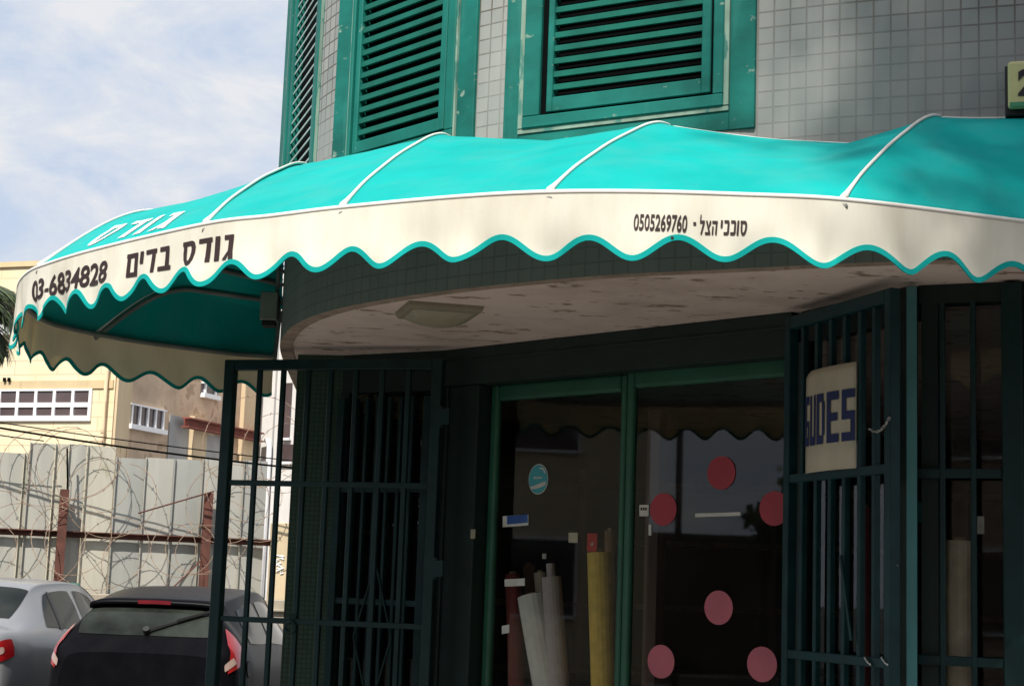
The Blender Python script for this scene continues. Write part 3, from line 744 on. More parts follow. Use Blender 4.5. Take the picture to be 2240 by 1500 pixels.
hebrew(['samekh', 'dalet', 'vav', 'gimel'], on_canopy(t_px(150), t_px(345), .035, .16), M['white_print'], aw, .2)

# ------------------------------------------------------------------ gates
class Gate:
    def __init__(s, name, a, b_, z0, z1, label, stile=.06):
        s.pl = Plane(a, b_); s.L = s.pl.len
        s.g = thing(name, (a.x, a.y, 0), label, 'gate', 'barred shop gates')
        s.z0, s.z1 = z0, z1
gz = 2.93
ga = atz(497, 788, gz); gb = atz(972, 786, gz)
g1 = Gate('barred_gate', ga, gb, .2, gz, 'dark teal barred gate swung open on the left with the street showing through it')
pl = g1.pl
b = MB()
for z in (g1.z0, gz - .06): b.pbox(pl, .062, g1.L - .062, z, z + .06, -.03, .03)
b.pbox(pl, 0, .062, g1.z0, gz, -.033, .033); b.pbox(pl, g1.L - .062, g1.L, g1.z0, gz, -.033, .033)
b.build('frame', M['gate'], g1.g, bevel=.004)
for py in (1055, 1352):
    z = pl.hit(500, py)[1]
    b = MB(); b.pbox(pl, .062, g1.L - .062, z - .016, z + .016, -.013, .017); b.build('crossbar', M['gate'], g1.g, bevel=.003)
for px in (555, 607, 662, 712, 768, 826, 884):
    u = pl.hit(px, 1058)[0]
    b = MB(); b.pbox(pl, u - .014, u + .014, g1.z0 + .06, gz - .06, -.016, .012); b.build('bar', M['gate'], g1.g, bevel=.003)
b = MB()
u, z = pl.hit(640, 1370)
b.tube([pl.p(u + .03 * math.cos(t), z + .03 * math.sin(t), .03) for t in np.linspace(0, 6.28, 20)], .008, 6, caps=False)
b.box(pl.p(u, z + .05, .0), (.04, .05, .05)); b.build('latch', M['gate'], g1.g)

def gate_fittings(pl, L, m, parent, hinge_u, lock_u):
    for z in (.75, 1.75, 2.6):
        b = MB(); c_ = pl.p(hinge_u, z, .02); b.tube([c_ - Vector((0, 0, .06)), c_ + Vector((0, 0, .06))], .016, 10)
        b.obox(c_ - pl.u * .05 - Vector((0, 0, .045)), pl.u * .1, pl.n * .016, (0, 0, .09)); b.build('hinge', m, parent)
gate_fittings(pl, g1.L, M['gate'], g1.g, g1.L + .004, .031)
gr_a = atz(1741, 698, 2.96); gr_b = atz(1975, 631, 2.96)
OUT = Plane(gr_a, gr_b).n
g2 = Gate('barred_gate', gr_a + OUT * .035, gr_b + OUT * .035, .2, 2.96, 'dark blue-green barred gate folded back on the right behind the cream sign', .05)
pl = g2.pl
za, zb_ = pl.hit(1840, 1036)[1], pl.hit(1840, 1440)[1]
b = MB()
b.pbox(pl, 0, .05, .2, 2.96, -.025, .025); b.pbox(pl, g2.L - .05, g2.L, .2, 2.96, -.025, .025)
for z in (.2, 2.90): b.pbox(pl, .05, g2.L - .05, z, z + .06, -.024, .024)
b.build('frame', M['gate_blue'], g2.g, bevel=.004)
for z in (za, zb_):
    b = MB(); b.pbox(pl, .05, g2.L - .05, z - .02, z + .02, -.014, .020); b.build('crossbar', M['gate_blue'], g2.g, bevel=.003)
for px in (1757, 1788, 1819, 1850, 1884, 1916, 1951):
    u = pl.hit(px, 1100)[0]
    b = MB(); b.pbox(pl, u - .014, u + .014, .26, 2.90, -.014, .014); b.build('bar', M['gate_blue'], g2.g, bevel=.003)
b = MB()
for (x0, y0), (x1, y1) in (((1852, 1215), (1876, 1400)),):
    b.bar(pl.p(*pl.hit(x0, y0), .03), pl.p(*pl.hit(x1, y1), .03), .008, .016)
b.build('brace', M['gate_blue'], g2.g)
M['chrome'] = mat('bright_steel', (0.55, 0.55, 0.55), 0.25, 0.1, 8, metal=0.9, bmp=0)
for x0 in (1905, 1942):
    u, z = pl.hit(x0, 1436); b = MB()
    b.tube([pl.p(u + .05 * k, z - .028 * math.sin(k * 1.6), .03) for k in np.linspace(0, 1, 10)], .006, 6)
    b.build('hook', M['chrome'], g2.g, smooth=True)
# corner post
pa = P4 + Vector((0, 0, 0))
pst = thing('corner_post', (pa.x, pa.y, 0), 'square teal steel post at the corner between the folded gate and the right display window', 'post')
POP = Plane(P4, P4 + Vector((math.cos(R(14)), -math.sin(R(14)), 0)))
pu0, pu1 = POP.hit(1983, 1000)[0], POP.hit(2006, 1000)[0]
b = MB(); b.pbox(POP, pu0, pu1, .13, 2.99, -.02, .06); b.build('shaft', M['post'], pst, bevel=.004)
b = MB(); b.pbox(POP, pu0 - .012, pu1 + .012, .125, .15, -.035, .075); b.build('foot_plate', M['post'], pst)
# chain hanging between gate bars and post
b = MB()
c0, c1 = pl.p(*pl.hit(1914, 938), .03), pl.p(*pl.hit(1966, 912), .04)
for k in range(9):
    f0 = k / 9; q = c0.lerp(c1, f0) - Vector((0, 0, .035 * math.sin(math.pi * f0))); q2 = c0.lerp(c1, f0 + .1) - Vector((0, 0, .035 * math.sin(math.pi * min(1, f0 + .1))))
    mid = (q + q2) / 2; ax = (q2 - q).normalized(); sd_ = Vector((0, 0, 1)) if k % 2 else pl.n
    b.tube([mid + ax * .011 * math.cos(t) + sd_ * .006 * math.sin(t) for t in np.linspace(0, 6.28, 12)], .0022, 5, caps=False)
tag(b.build('lock_chain', M['chrome'], None, smooth=True), 'short bright steel chain looped through the right gate beside the teal post', 'chain')

# hanging sign on the right gate
sg = thing('shop_sign', pl.p(*pl.hit(1828, 915)), 'cream plastic sign with navy block capitals hung on the right gate', 'sign')
su0, su1 = pl.hit(1772, 930)[0], pl.hit(1882, 930)[0]
sz0, sz1 = pl.hit(1826, 1030)[1], pl.hit(1826, 804)[1]
def sgn(x, y, off=0.0):
    bulge = .020 * (1 - (2 * x - 1)**2)
    return pl.p(su0 + (su1 - su0) * x, sz0 + (sz1 - sz0) * y, .022 + bulge + off)
b = MB()
rr = lambda x, y: y - (.06 * max(0, (.18 - x) / .18)**2 if y > .9 else 0)
b.grid([[sgn(x, rr(x, y)) for x in np.linspace(0, 1, 14)] for y in (0, .2, .4, .6, .8, .93, 1)])
o = b.build('board', M['shop_sign'], sg, smooth=True); sd = o.modifiers.new('thickness', 'SOLIDIFY'); sd.thickness = .004
def blk(strokes, x0, x1):
    b = MB()
    for (a0, c0_, a1, c1_) in strokes:
        X0, X1 = x0 + (x1 - x0) * a0, x0 + (x1 - x0) * a1
        Y0, Y1 = .26 + .49 * c0_, .26 + .49 * c1_
        b.grid([[sgn(x, y, .004) for x in np.linspace(X0, X1, 4)] for y in (Y0, Y1)])
    b.build('lettering', M['navy'], sg)
T_ = .17
LET = {'G': [(0, 0, .3, 1), (.3, 1 - T_, 1, 1), (.3, 0, 1, T_), (.7, T_, 1, .5), (.5, .38, .7, .5)],
       'U': [(0, T_, .3, 1), (.7, T_, 1, 1), (0, 0, 1, T_)],
       'D': [(0, 0, .3, 1), (.3, 1 - T_, .85, 1), (.3, 0, .85, T_), (.7, T_, 1, 1 - T_)],
       'E': [(0, 0, .34, 1), (.34, 1 - T_, 1, 1), (.34, 0, 1, T_), (.34, .42, .9, .58)],
       'S': [(0, 1 - T_, 1, 1), (0, .58, .34, 1 - T_), (0, .42, 1, .58), (.66, T_, 1, .42), (0, 0, 1, T_)]}
for ch, x0, x1 in (('G', .0, .115), ('U', .145, .275), ('D', .305, .475), ('E', .52, .74), ('S', .79, 1.0)): blk(LET[ch], x0, x1)

# house number box on the upper wall
nl, nr = wall_px(2199, 200), wall_px(2330, 200)
NP = Plane(nl, nr, .012)
hn = thing('house_number', NP.p(.0, NP.hit(2230, 205)[1]), 'yellowed house number box with a black numeral at the right edge above the awning', 'sign')
z1_, z0_ = NP.hit(2210, 148)[1], NP.hit(2210, 262)[1]
u0_ = NP.hit(2199, 205)[0]; u1_ = u0_ + .30
b = MB(); b.pbox(NP, u0_, u1_, z0_, z1_ - .008, 0, .05); b.build('case', M['sign_back'], hn, bevel=.006, seg=2)
b = MB(); b.pbox(NP, u0_ + .012, u1_, z0_ + .022, z1_, .0505, .085); b.build('face', M['yellow_sign'], hn, bevel=.014, seg=3)
b = MB(); b.pbox(NP, u0_ + .020, u1_ - .01, z0_ + .026, z0_ + .045, .0855, .0875); b.build('green_band', M['green_sign'], hn, bevel=.001)
uu = NP.hit(2228, 205)[0]
lettering('2', lambda x, y: NP.p(uu + .075 * x, z0_ + .068 + (z1_ - z0_ - .105) * y, .088), M['sign_back'], hn, .045, name='numeral')

# ceiling light under the soffit
c = atz(960, 676, ZS + .012)
cl = thing('ceiling_light', c, 'square cream ceiling light with a domed diffuser on the peeling soffit', 'light')
ang = R(14); ax = Vector((math.cos(ang), math.sin(ang), 0)); ay = Vector((-ax.y, ax.x, 0)); hs = .185
def rect_ring(h, z, rnd=.0):
    return [c + ax * sx * h + ay * sy * h + Vector((0, 0, z)) for sx, sy in ((-1, -1), (1, -1), (1, 1), (-1, 1))]
b = MB(); b.grid([rect_ring(hs, 0), rect_ring(hs * 1.0, -.02), rect_ring(hs * .93, -.035)], closed=True); b.face(list(rect_ring(hs * .93, -.035))); b.build('base', M['lamp_base'], cl, bevel=.004)
b = MB()
rows = []
for y in np.linspace(-1, 1, 17):
    rows.append([c + ax * x * hs * .84 + ay * y * hs * .84 + Vector((0, 0, -.036 - .055 * (max(0, (1 - x**2) * (1 - y**2)))**.6)) for x in np.linspace(-1, 1, 17)])
b.grid(rows); b.build('diffuser', M['lamp_glass'], cl, smooth=True)

# electrical box on the flank under the awning
e0 = at(591, 672, 9.35)
eb = thing('electrical_box', e0, 'grey electrical box on the building flank under the left end of the awning', 'box')
b = MB(); b.box(e0, (.10, .12, .165)); b.build('case', M['grey_box'], eb, bevel=.006)
b = MB(); b.box(e0 + Vector((0, -.003, -.098)), (.07, .1, .03)); b.build('lower_cover', M['sign_back'], eb)
b = MB(); b.tube([e0 + Vector((.035, 0, .08)), e0 + Vector((.037, 0, .34))], .012, 8); b.build('conduit', M['grey_box'], eb, smooth=True)

# ------------------------------------------------------------------ fabric rolls in the shop window
M['roll_yellow'] = mat('yellow_cloth', (0.86, 0.62, 0.13), 0.85, 0.12, 20)
M['roll_white'] = mat('white_cloth', (0.85, 0.84, 0.76), 0.85, 0.08, 15)
M['roll_lilac'] = mat('lilac_grey_cloth', (0.60, 0.52, 0.50), 0.85, 0.1, 15)
M['roll_brown'] = mat('brown_cloth', (0.28, 0.17, 0.09), 0.85, 0.12, 15)
M['roll_beige'] = mat('beige_cloth', (0.6, 0.52, 0.4), 0.85, 0.1, 15)
M['roll_maroon'] = mat('maroon_cloth', (0.20, 0.035, 0.03), 0.85, 0.15, 15)
M['roll_olive'] = mat('khaki_cloth', (0.62, 0.56, 0.42), 0.85, 0.15, 15)
M['tag_red'] = mat('red_tag', (0.75, 0.025, 0.02), 0.5, 0.08, 10, bmp=0)
M['core'] = mat('cardboard_core', (0.33, 0.24, 0.15), 0.9, 0.1, 10)
def roll(pt, pb, depth, r, m, label, core=None, plane=DQ):
    """roll whose axis passes through photo points pt (top) and pb (lower), `depth` m behind the glass"""
    q = Plane(plane.p(0, 0, -depth), plane.p(1, 0, -depth))
    a_, c_ = q.p(*q.hit(*pt)), q.p(*q.hit(*pb))
    d = (c_ - a_); c_ = a_ + d * ((a_.z - .17) / -d.z)
    t = thing('fabric_roll', c_, label, 'fabric roll', 'fabric rolls standing in the shop window')
    b = MB(); n = 18
    path = [c_.lerp(a_, k / 10) for k in range(11)]
    b.tube(path, [r * (1 + .03 * noise.noise((k * .7, r * 50, pt[0]))) for k in range(11)], n); b.build('cloth', m, t, smooth=False)
    b = MB(); up = (a_ - c_).normalized()
    b.tube([a_ + up * .0005, a_ + up * (core or .015)], r * .45, 12); b.build('core', M['core'] if not core else m, t)
    return t, a_, up
ry, top, up = roll((1311, 1208), (1318, 1450), .12, .066, M['roll_yellow'], 'yellow fabric roll with a red tag on top behind the left door')
b = MB(); cq = Plane(top - DQ.u * .03 + DQ.n * .06, top + DQ.u * .03 + DQ.n * .06)
b.pbox(cq, -.006, .064, top.z + .004, top.z + .10, -.004, 0); tg = b.build('tag', M['tag_red'], ry)
b = MB()
for k, rad in enumerate((.020, .0135, .007)):
    arc = [cq.p(.040 - rad_ * math.cos(t), top.z + .034 + rad_ * math.sin(t), .002) for rad_, ts_ in ((rad, np.linspace(0, math.pi / 2, 8)), (rad - .0042, np.linspace(math.pi / 2, 0, 8))) for t in ts_]
    b.face(arc)
b.build('emblem', M['white_print'], tg)
roll((1164, 1303), (1190, 1450), .15, .084, M['roll_white'], 'wide white fabric roll leaning left of the lilac roll behind the left door')
roll((1206, 1262), (1220, 1450), .12, .055, M['roll_lilac'], 'lilac grey fabric roll beside the white roll behind the left door', .075)
roll((1181, 1252), (1196, 1450), .32, .036, M['roll_beige'], 'thin beige fabric roll poking up behind the white roll')
roll((1156, 1236), (1172, 1450), .42, .036, M['roll_brown'], 'brown fabric roll at the left behind the white roll')
roll((1122, 1255), (1128, 1450), .16, .045, M['roll_maroon'], 'dark maroon fabric roll by the left door frame')
roll((1334, 1160), (1336, 1450), .42, .03, M['roll_brown'], 'thin brown fabric roll behind the yellow roll')
roll((2099, 1182), (2099, 1450), .17, .056, M['roll_olive'], 'khaki fabric roll standing in the right display window', plane=RPL)
roll((1893, 1110), (1893, 1450), .22, .035, M['roll_maroon'], 'dark brown fabric roll seen between the bars of the folded gate', plane=L3)
# a few bolts lying on the shelves at the back of the shop
# price card hanging in right display window
def card(px, py, w_, h_, m, label, plane, depth):
    q = Plane(plane.p(0, 0, -depth), plane.p(1, 0, -depth)); u, z = q.hit(px, py)
    b = MB(); b.pbox(q, u - w_ / 2, u + w_ / 2, z - h_ / 2, z + h_ / 2, -.004, 0)
    tag(b.build('hanging_card', m, None, bevel=.001), label, 'card')
card(1190, 1216, .03, .03, M['pale'], 'tiny white price card on the lilac roll', DQ, .18)
card(2145, 1148, .03, .075, M['pale'], 'small white card hanging in the right display window', RPL, .2)
card(2024, 1120, .06, .085, M['sky_blue'], 'pale blue card beside the teal post in the right display window', RPL, .12)

# ------------------------------------------------------------------ hoarding with razor wire across the street
FY = 23.5
FP = Plane(at(0, 1160, FY), at(600, 1187, FY + 1.2))
fen = thing('metal_hoarding', FP.p(2, 0), 'patched grey sheet-metal hoarding with rusty posts and rail across the street', 'fence')
def sheetmat(name, c, k): return mat(name, c, 0.5, 0.12, 1.5, metal=0.25, wear=(0.42, 0.40, 0.28), wear_at=0.66, wear_scale=2.5, stretch=(1, 1, .4), stain=tuple(x * .68 for x in c), stain_stretch=(4, 4, .3))
SM = [sheetmat('galvanised_grey', (0.47, 0.46, 0.41), 0), sheetmat('galvanised_pale', (0.54, 0.515, 0.43), 1), sheetmat('galvanised_blue_grey', (0.38, 0.385, 0.355), 2), sheetmat('galvanised_cream', (0.52, 0.48, 0.37), 3)]
edges = [(-140, 985, 0), (-70, 985, 1), (0, 988, 0), (66, 990, 1), (78, 968, 0), (134, 970, 1), (163, 971, 0), (203, 974, 1), (266, 1000, 2), (330, 1000, 0), (393, 1003, 2), (455, 1003, 0), (500, 1006, 0), (545, 1006, 2), (598, 1008, None)]
for (x0, y0, k), (x1, _, _) in zip(edges, edges[1:]):
    u0, zt = FP.hit(x0 - 12, y0); u1 = FP.hit(x1 - 12, y0)[0]
    b = MB(); d = random.uniform(0, .02)
    # sheet with two shallow folds and a raised seam
    us = np.array([0, .03, .07, .5, .97, 1.0]); ns = np.array([.05, .05, 0, .006, 0, .0]) + d
    W_ = u1 - u0
    b.grid([[FP.p(u0 + W_ * a_, z, n_) for a_, n_ in zip(us, ns)] for z in (0.0, zt)])
    o = b.build('sheet', SM[k], fen); sd = o.modifiers.new('thickness', 'SOLIDIFY'); sd.thickness = .006; sd.offset = 0
M['rust'] = mat('rusty_steel', (0.105, 0.038, 0.026), 0.85, 0.35, 5, wear=(0.22, 0.12, 0.07), wear_at=0.66, wear_scale=9)
M['rust_wire'] = mat('rusty_wire', (0.27, 0.19, 0.135), 0.85, 0.4, 4)
u1, zr = FP.hit(598, 1180); zr0 = FP.hit(140, 1168)[1]
b = MB()
b.pbox(FP, -1.2, u1, zr0 - .045, zr0 + .045, .10, .115); b.pbox(FP, -1.2, u1, zr0 + .03, zr0 + .045, .115, .19)
b.build('rail', M['rust'], fen)
for xt, yt, xb in ((142, 1070, 133), (457, 1078, 449), (-160, 1066, -165)):
    q = Plane(FP.p(0, 0, .25), FP.p(1, 0, .25))
    ut, zt = q.hit(xt, yt)
    b = MB()
    b.pbox(q, ut - .06, ut + .06, 0, zt, .06, .075); b.pbox(q, ut - .06, ut + .06, 0, zt, -.075, -.06); b.pbox(q, ut - .006, ut + .006, 0, zt, -.06, .06)
    b.build('post', M['rust'], fen)
q = Plane(FP.p(0, 0, .3), FP.p(1, 0, .3))
u, z = q.hit(147, 980); ub, zb2 = q.hit(148, 1078)
b = MB(); b.tube([q.p(u, z), q.p(ub, zb2)], .014, 6); b.build('rod', M['black'], fen)
ql = Plane(FP.p(0, 0, .9), FP.p(1, 0, .9))
for (x0, y0), (x1, y1) in (((303, 1122), (468, 1074)), ((378, 1285), (440, 1225))):
    b = MB(); b.tube([ql.p(*ql.hit(x0, y0)), q.p(*q.hit(x1, y1))], .012, 6); b.build('rod', M['rust'], fen)
# low concrete footing wall in front of the hoarding
ua_, za_ = ql.hit(138, 1296); ub_, _ = ql.hit(640, 1310)
M['concrete'] = mat('stained_concrete', (0.36, 0.31, 0.24), 0.9, 0.2, 2, stain=(0.18, 0.13, 0.09))
b = MB(); b.pbox(ql, ua_, ub_, 0, za_, -.5, 0); b.pbox(ql, ua_ - .02, ub_ + .02, za_ - .17, za_ - .13, 0.0005, .06)
tag(b.build('low_wall', M['concrete'], None, bevel=.01), 'low stained concrete wall at the foot of the metal hoarding', 'wall')
# light block wall closing the hoarding on the right
M['cream_block'] = mat('cream_rendered_wall', (0.62, 0.50, 0.33), 0.9, 0.12, 2)
bq = Plane(FP.p(0, 0, .35), FP.p(1, 0, .35))
u0, z1_ = bq.hit(600, 1142)
cw = thing('block_wall', bq.p(u0, 0), 'cream rendered wall stub with graffiti at the right end of the hoarding', 'wall')
b = MB(); b.pbox(bq, u0, u0 + .9, 0, z1_, -.3, 0); b.build('wall', M['cream_block'], cw, bevel=.01)
b = MB()
for k in range(7):
    pts = [bq.p(*bq.hit(606 + random.uniform(-2, 16), 1215 + k * 6 + random.uniform(-4, 4)), .006) for _ in range(4)]
    b.tube(pts, .012, 4)
b.build('graffiti', M['white_print'], cw)

def coil(name, path, rad, turns, label, jit=.26, seed=0, squash=1.0, wire=.0048):
    rnd = random.Random(seed)
    b = MB(); N = int(turns * 26); pts = []
    path = [Vector(p) for p in path]
    ph = rnd.uniform(0, 6)
    for i in range(N + 1):
        f = i / N; k = f * (len(path) - 1); j = min(int(k), len(path) - 2)
        c_ = path[j].lerp(path[j + 1], k - j)
        t = 2 * math.pi * turns * f + ph
        r_ = rad * (1 + jit * noise.noise((f * turns * .9, seed, 0)) * 2.2)
        wob = jit * 1.6 * rad
        pts.append(c_ + Vector((r_ * math.cos(t) + wob * noise.noise((f * turns * 1.3, 3, seed)), r_ * .42 * math.sin(t * 1.0 + .5), r_ * squash * math.sin(t) + wob * 1.5 * noise.noise((f * turns * 1.1, 9, seed)))))
    b.tube(pts, wire, 5)
    for i in range(2, N, 2):
        d = Vector((rnd.uniform(-1, 1), rnd.uniform(-1, 1), rnd.uniform(-1, 1))).normalized() * .024
        b.bar(pts[i] - d, pts[i] + d, .008, .005)
    return tag(b.build('razor_wire', M['rust_wire'], None), label, 'razor wire', 'razor wire coils on the hoarding')
def W3(px, py, n): q_ = Plane(FP.p(0, 0, n), FP.p(1, 0, n)); return q_.p(*q_.hit(px, py))
coil('w', [W3(-90, 1060, .35), W3(60, 1010, .3), W3(190, 1030, .3)], .48, 4, 'rusty razor wire looping over the torn top of the hoarding at the left', seed=1)
coil('w', [W3(150, 1010, .35), W3(250, 1100, .3)], .50, 3, 'tall rusty razor wire loops behind the first hoarding post', seed=8)
coil('w', [W3(-60, 1200, .6), W3(120, 1190, .6), W3(300, 1210, .6)], .55, 5, 'sagging rusty razor wire along the foot of the hoarding at the left', seed=2)
coil('w', [W3(290, 1220, .6), W3(430, 1210, .5), W3(470, 1170, .5)], .46, 4, 'rusty razor wire tangled round the second hoarding post', seed=3, squash=.9)
coil('w', [W3(470, 1090, .5), W3(600, 1110, .5)], .50, 3, 'rusty razor wire seen through the open gate', seed=4)
coil('w', [W3(520, 960, .3), W3(650, 1000, .2)], .60, 3, 'razor wire arching above the hoarding behind the open gate', seed=5)
# overhead cables
def cable(x0, y0, x1, y1, Y0, Y1, sag, r_, label):
    a_, c_ = at(x0, y0, Y0), at(x1, y1, Y1); b = MB()
    b.tube([a_.lerp(c_, k / 24) - Vector((0, 0, sag * 4 * (k / 24) * (1 - k / 24))) for k in range(25)], r_, 6)
    tag(b.build('overhead_cable', M['black'], None), label, 'cable', 'cables strung above the hoarding')
cable(-200, 900, 900, 1046, 22.6, 24, .1, .016, 'thick dark cable strung above the hoarding')
cable(-200, 893, 900, 1034, 22.6, 24, .06, .009, 'thin upper cable strung above the thick one')
cable(-200, 918, 96, 964, 22.6, 23.2, .02, .009, 'thin lower cable ending over the left of the hoarding')

# ------------------------------------------------------------------ buildings across the street
M['ybrick'] = brick_mat('yellow_block', (0.81, 0.69, 0.475), (0.76, 0.645, 0.44), (0.58, 0.485, 0.33), .95, .265, .013, (0.74, 0.56, 0.31))
M['yplaster'] = mat('yellow_plaster_band', (0.60, 0.47, 0.28), 0.9, 0.1, 2, stain=(0.4, 0.3, 0.18))
M['beige'] = mat('beige_render', (0.56, 0.42, 0.30), 0.95, 0.22, 1.6, wear=(0.36, 0.25, 0.17), wear_at=0.55, wear_scale=1.6, stain=(0.33, 0.24, 0.16), bmp=.3)
M['beige_light'] = mat('pale_beige_render', (0.60, 0.47, 0.31), 0.95, 0.12, 1.5, wear=(0.30, 0.17, 0.08), wear_at=0.62, wear_scale=3, stretch=(2, 2, .3))
M['white_frame'] = mat('white_frame', (0.80, 0.80, 0.82), 0.5, 0.05, 6)
M['dark_pane'] = mat('dark_pane', (0.075, 0.055, 0.058), 0.08, 0.45, 0.7, bmp=0)
M['white_render'] = mat('white_render', (0.62, 0.61, 0.60), 0.9, 0.08, 2, stain=(0.42, 0.40, 0.37))
M['grey_metal'] = mat('grey_metal_door', (0.33, 0.33, 0.33), 0.6, 0.1, 2, stain=(0.2, 0.2, 0.2))
M['red_beam'] = mat('rusty_red_beam', (0.21, 0.055, 0.04), 0.8, 0.3, 4)
YC = at(248, 900, 30.0)
YP = Plane(YC - Vector((math.cos(R(20)), -math.sin(R(20)), 0)) * 16, YC)
yb = thing('yellow_building', YP.p(10, 0), 'yellow block building with a wide white window strip beyond the hoarding', 'building')
ztop = YP.hit(45, 584)[1]
def uvwall(pl, u0, u1, z0, z1, n=0.0):
    b = MB(); b.grid([[pl.p(u0, z, n), pl.p(u1, z, n)] for z in (z0, z1)], [[(u0, z), (u1, z)] for z in (z0, z1)])
    return b
b = uvwall(YP, 0, 16, 0, ztop); b.face([YP.p(0, ztop), YP.p(16, ztop), YP.p(16, ztop, -9), YP.p(0, ztop, -9)]); b.face([YP.p(0, 0), YP.p(0, ztop), YP.p(0, ztop, -9), YP.p(0, 0, -9)])
b.build('wall', M['ybrick'], yb)
b = MB(); b.pbox(YP, 0, 16.0, ztop, ztop + .10, -.3, .05); b.build('coping', M['yplaster'], yb)
zb1, zb0 = YP.hit(150, 832)[1], YP.hit(150, 850)[1]
b = MB(); b.pbox(YP, 0, 15.97, zb0, zb1, 0.001, .03); b.build('plaster_band', M['yplaster'], yb)
def win(pl, x0, x1, y0, y1, cols, rows_, parent, bar_=.055, n=.0, yref=None):
    xm = (x0 + x1) / 2
    u0 = pl.hit(x0, (y0 + y1) / 2)[0]; u1 = pl.hit(x1, (y0 + y1) / 2)[0]
    z1, z0 = pl.hit(xm, y0)[1], pl.hit(xm, y1)[1]
    b = MB()
    b.pbox(pl, u0, u0 + bar_, z0, z1, .002, .05); b.pbox(pl, u1 - bar_, u1, z0, z1, .002, .05)
    b.pbox(pl, u0 + bar_, u1 - bar_, z0, z0 + bar_ * 1.6, .002, .052); b.pbox(pl, u0 + bar_, u1 - bar_, z1 - bar_ * .6, z1, .002, .05)
    for k in range(1, cols):
        u = u0 + (u1 - u0) * k / cols; b.pbox(pl, u - bar_ / 2, u + bar_ / 2, z0 + bar_ * 1.6, z1 - bar_ * .6, .002, .05)
    for k in range(1, rows_):
        z = z0 + (z1 - z0) * k / rows_; b.pbox(pl, u0 + bar_, u1 - bar_, z - bar_ * .7, z + bar_ * .7, .002, .049)
    f = b.build('window', M['white_frame'], parent)
    b = MB(); b.pbox(pl, u0 + .01, u1 - .01, z0 + .01, z1 - .01, .001, .018); b.build('pane', M['dark_pane'], f)
    return f
win(YP, -230, 202, 852, 921, 11, 2, yb, .062)
f = win(YP, -120, 33, 690, 728, 2, 1, yb, .09)
uS0, zS = YP.hit(-130, 728); uS1 = YP.hit(40, 728)[0]
b = MB(); b.pbox(YP, uS0, uS1, zS - .08, zS, .0, .16); b.build('sill', M['white_frame'], yb)
M['shade_metal'] = mat('dark_roller', (0.09, 0.08, 0.07), 0.7, 0.2, 3)
uH0, zH = YP.hit(-130, 690); b = MB(); b.pbox(YP, uH0, YP.hit(38, 690)[0], zH, zH + .22, .0, .2); b.build('shutter_box', M['shade_metal'], yb)
for k in range(2):
    u, z = YP.hit(14 + 10 * k, 831); b = MB(); b.box(YP.p(u, z, .06), (.05, .05, .07)); b.build('bracket', M['black'], yb)
# beige side wing
SD = Vector((math.cos(R(70)), math.sin(R(70)), 0))
SP = Plane(YC, YC + SD * 6)
bw = thing('beige_wing', SP.p(2.5, 0), 'weathered beige rendered wing with a barred window beside the yellow building', 'building')
uend = SP.hit(560, 950)[0]
b = MB(); b.face([SP.p(0.0, 0), SP.p(uend, 0), SP.p(uend, 7.1), SP.p(0, 7.1)]); b.face([SP.p(uend, 0), SP.p(uend, 0, -3), SP.p(uend, 7.1, -3), SP.p(uend, 7.1)])
b.face([SP.p(0, 7.1), SP.p(uend, 7.1), SP.p(uend, 7.1, -3), SP.p(0, 7.1, -3)])
b.build('wall', M['beige'], bw)
for x0, x1 in ((250, 278),): 
    b = MB(); b.pbox(SP, 0.03, SP.hit(x1, 950)[0], 0, 7.05, .001, .05); b.build('pilaster', M['beige_light'], bw)
def swin(x0, x1, yl0, yl1, yr0, yr1, cols, parent, lab=None, bar_=.05):
    u0, z1 = SP.hit(x0, yl0); z0 = SP.hit(x0, yl1)[1]; u1 = SP.hit(x1, yr0)[0]
    b = MB(); b.pbox(SP, u0, u1, z0 - .06, z0 + .03, .002, .10)
    for k in range(cols + 1):
        u = u0 + (u1 - u0) * (k + .3) / (cols + .6); b.pbox(SP, u - bar_ / 2, u + bar_ / 2, z0 + .03, z1, .012, .05)
    b.pbox(SP, u0, u1, z1, z1 + .03, .002, .06)
    f = b.build('window', M['white_frame'], parent)
    b = MB(); b.pbox(SP, u0, u1, z0 + .001, z1 - .001, .001, .011); b.build('pane', M['dark_pane'], f)
swin(281, 360, 884, 930, 904, 945, 4, bw)
swin(440, 476, 838, 862, 846, 872, 1, bw)
uc = SP.hit(366, 950)[0]
b = MB()   # opening with grey metal doors, beige column and red beam
u0 = SP.hit(368, 950)[0]; u1_ = SP.hit(412, 950)[0]; u2_ = SP.hit(442, 950)[0]; u3_ = SP.hit(497, 950)[0]
zdt = SP.hit(400, 912)[1]
b.pbox(SP, u0, u1_ - .002, 0, zdt, .002, .02); b.pbox(SP, u2_ + .002, u3_, 0, zdt - .25, .002, .02); b.build('metal_door', M['grey_metal'], bw)
b = MB(); b.pbox(SP, u1_, u2_, 0, zdt + .05, .002, .12); b.build('column', M['beige_light'], bw)
ub0, ub1 = SP.hit(385, 918)[0], SP.hit(552, 930)[0]; zbm = SP.hit(385, 912)[1]
b = MB(); b.pbox(SP, ub0, ub1, zbm - .20, zbm - .17, .125, .30); b.pbox(SP, ub0, ub1, zbm - .03, zbm, .125, .30); b.pbox(SP, ub0, ub1, zbm - .17, zbm - .03, .18, .20)
b.build('steel_beam', M['red_beam'], bw)
u0, u1_ = SP.hit(522, 950)[0], SP.hit(549, 950)[0]
b = MB(); b.pbox(SP, u0, u1_, 0, 7.05, .002, .10); b.build('column', M['beige_light'], bw)
dp = thing('drainpipe', SP.p(.02, 0, .1), 'pale drainpipe running down the corner between the yellow and beige walls', 'pipe')
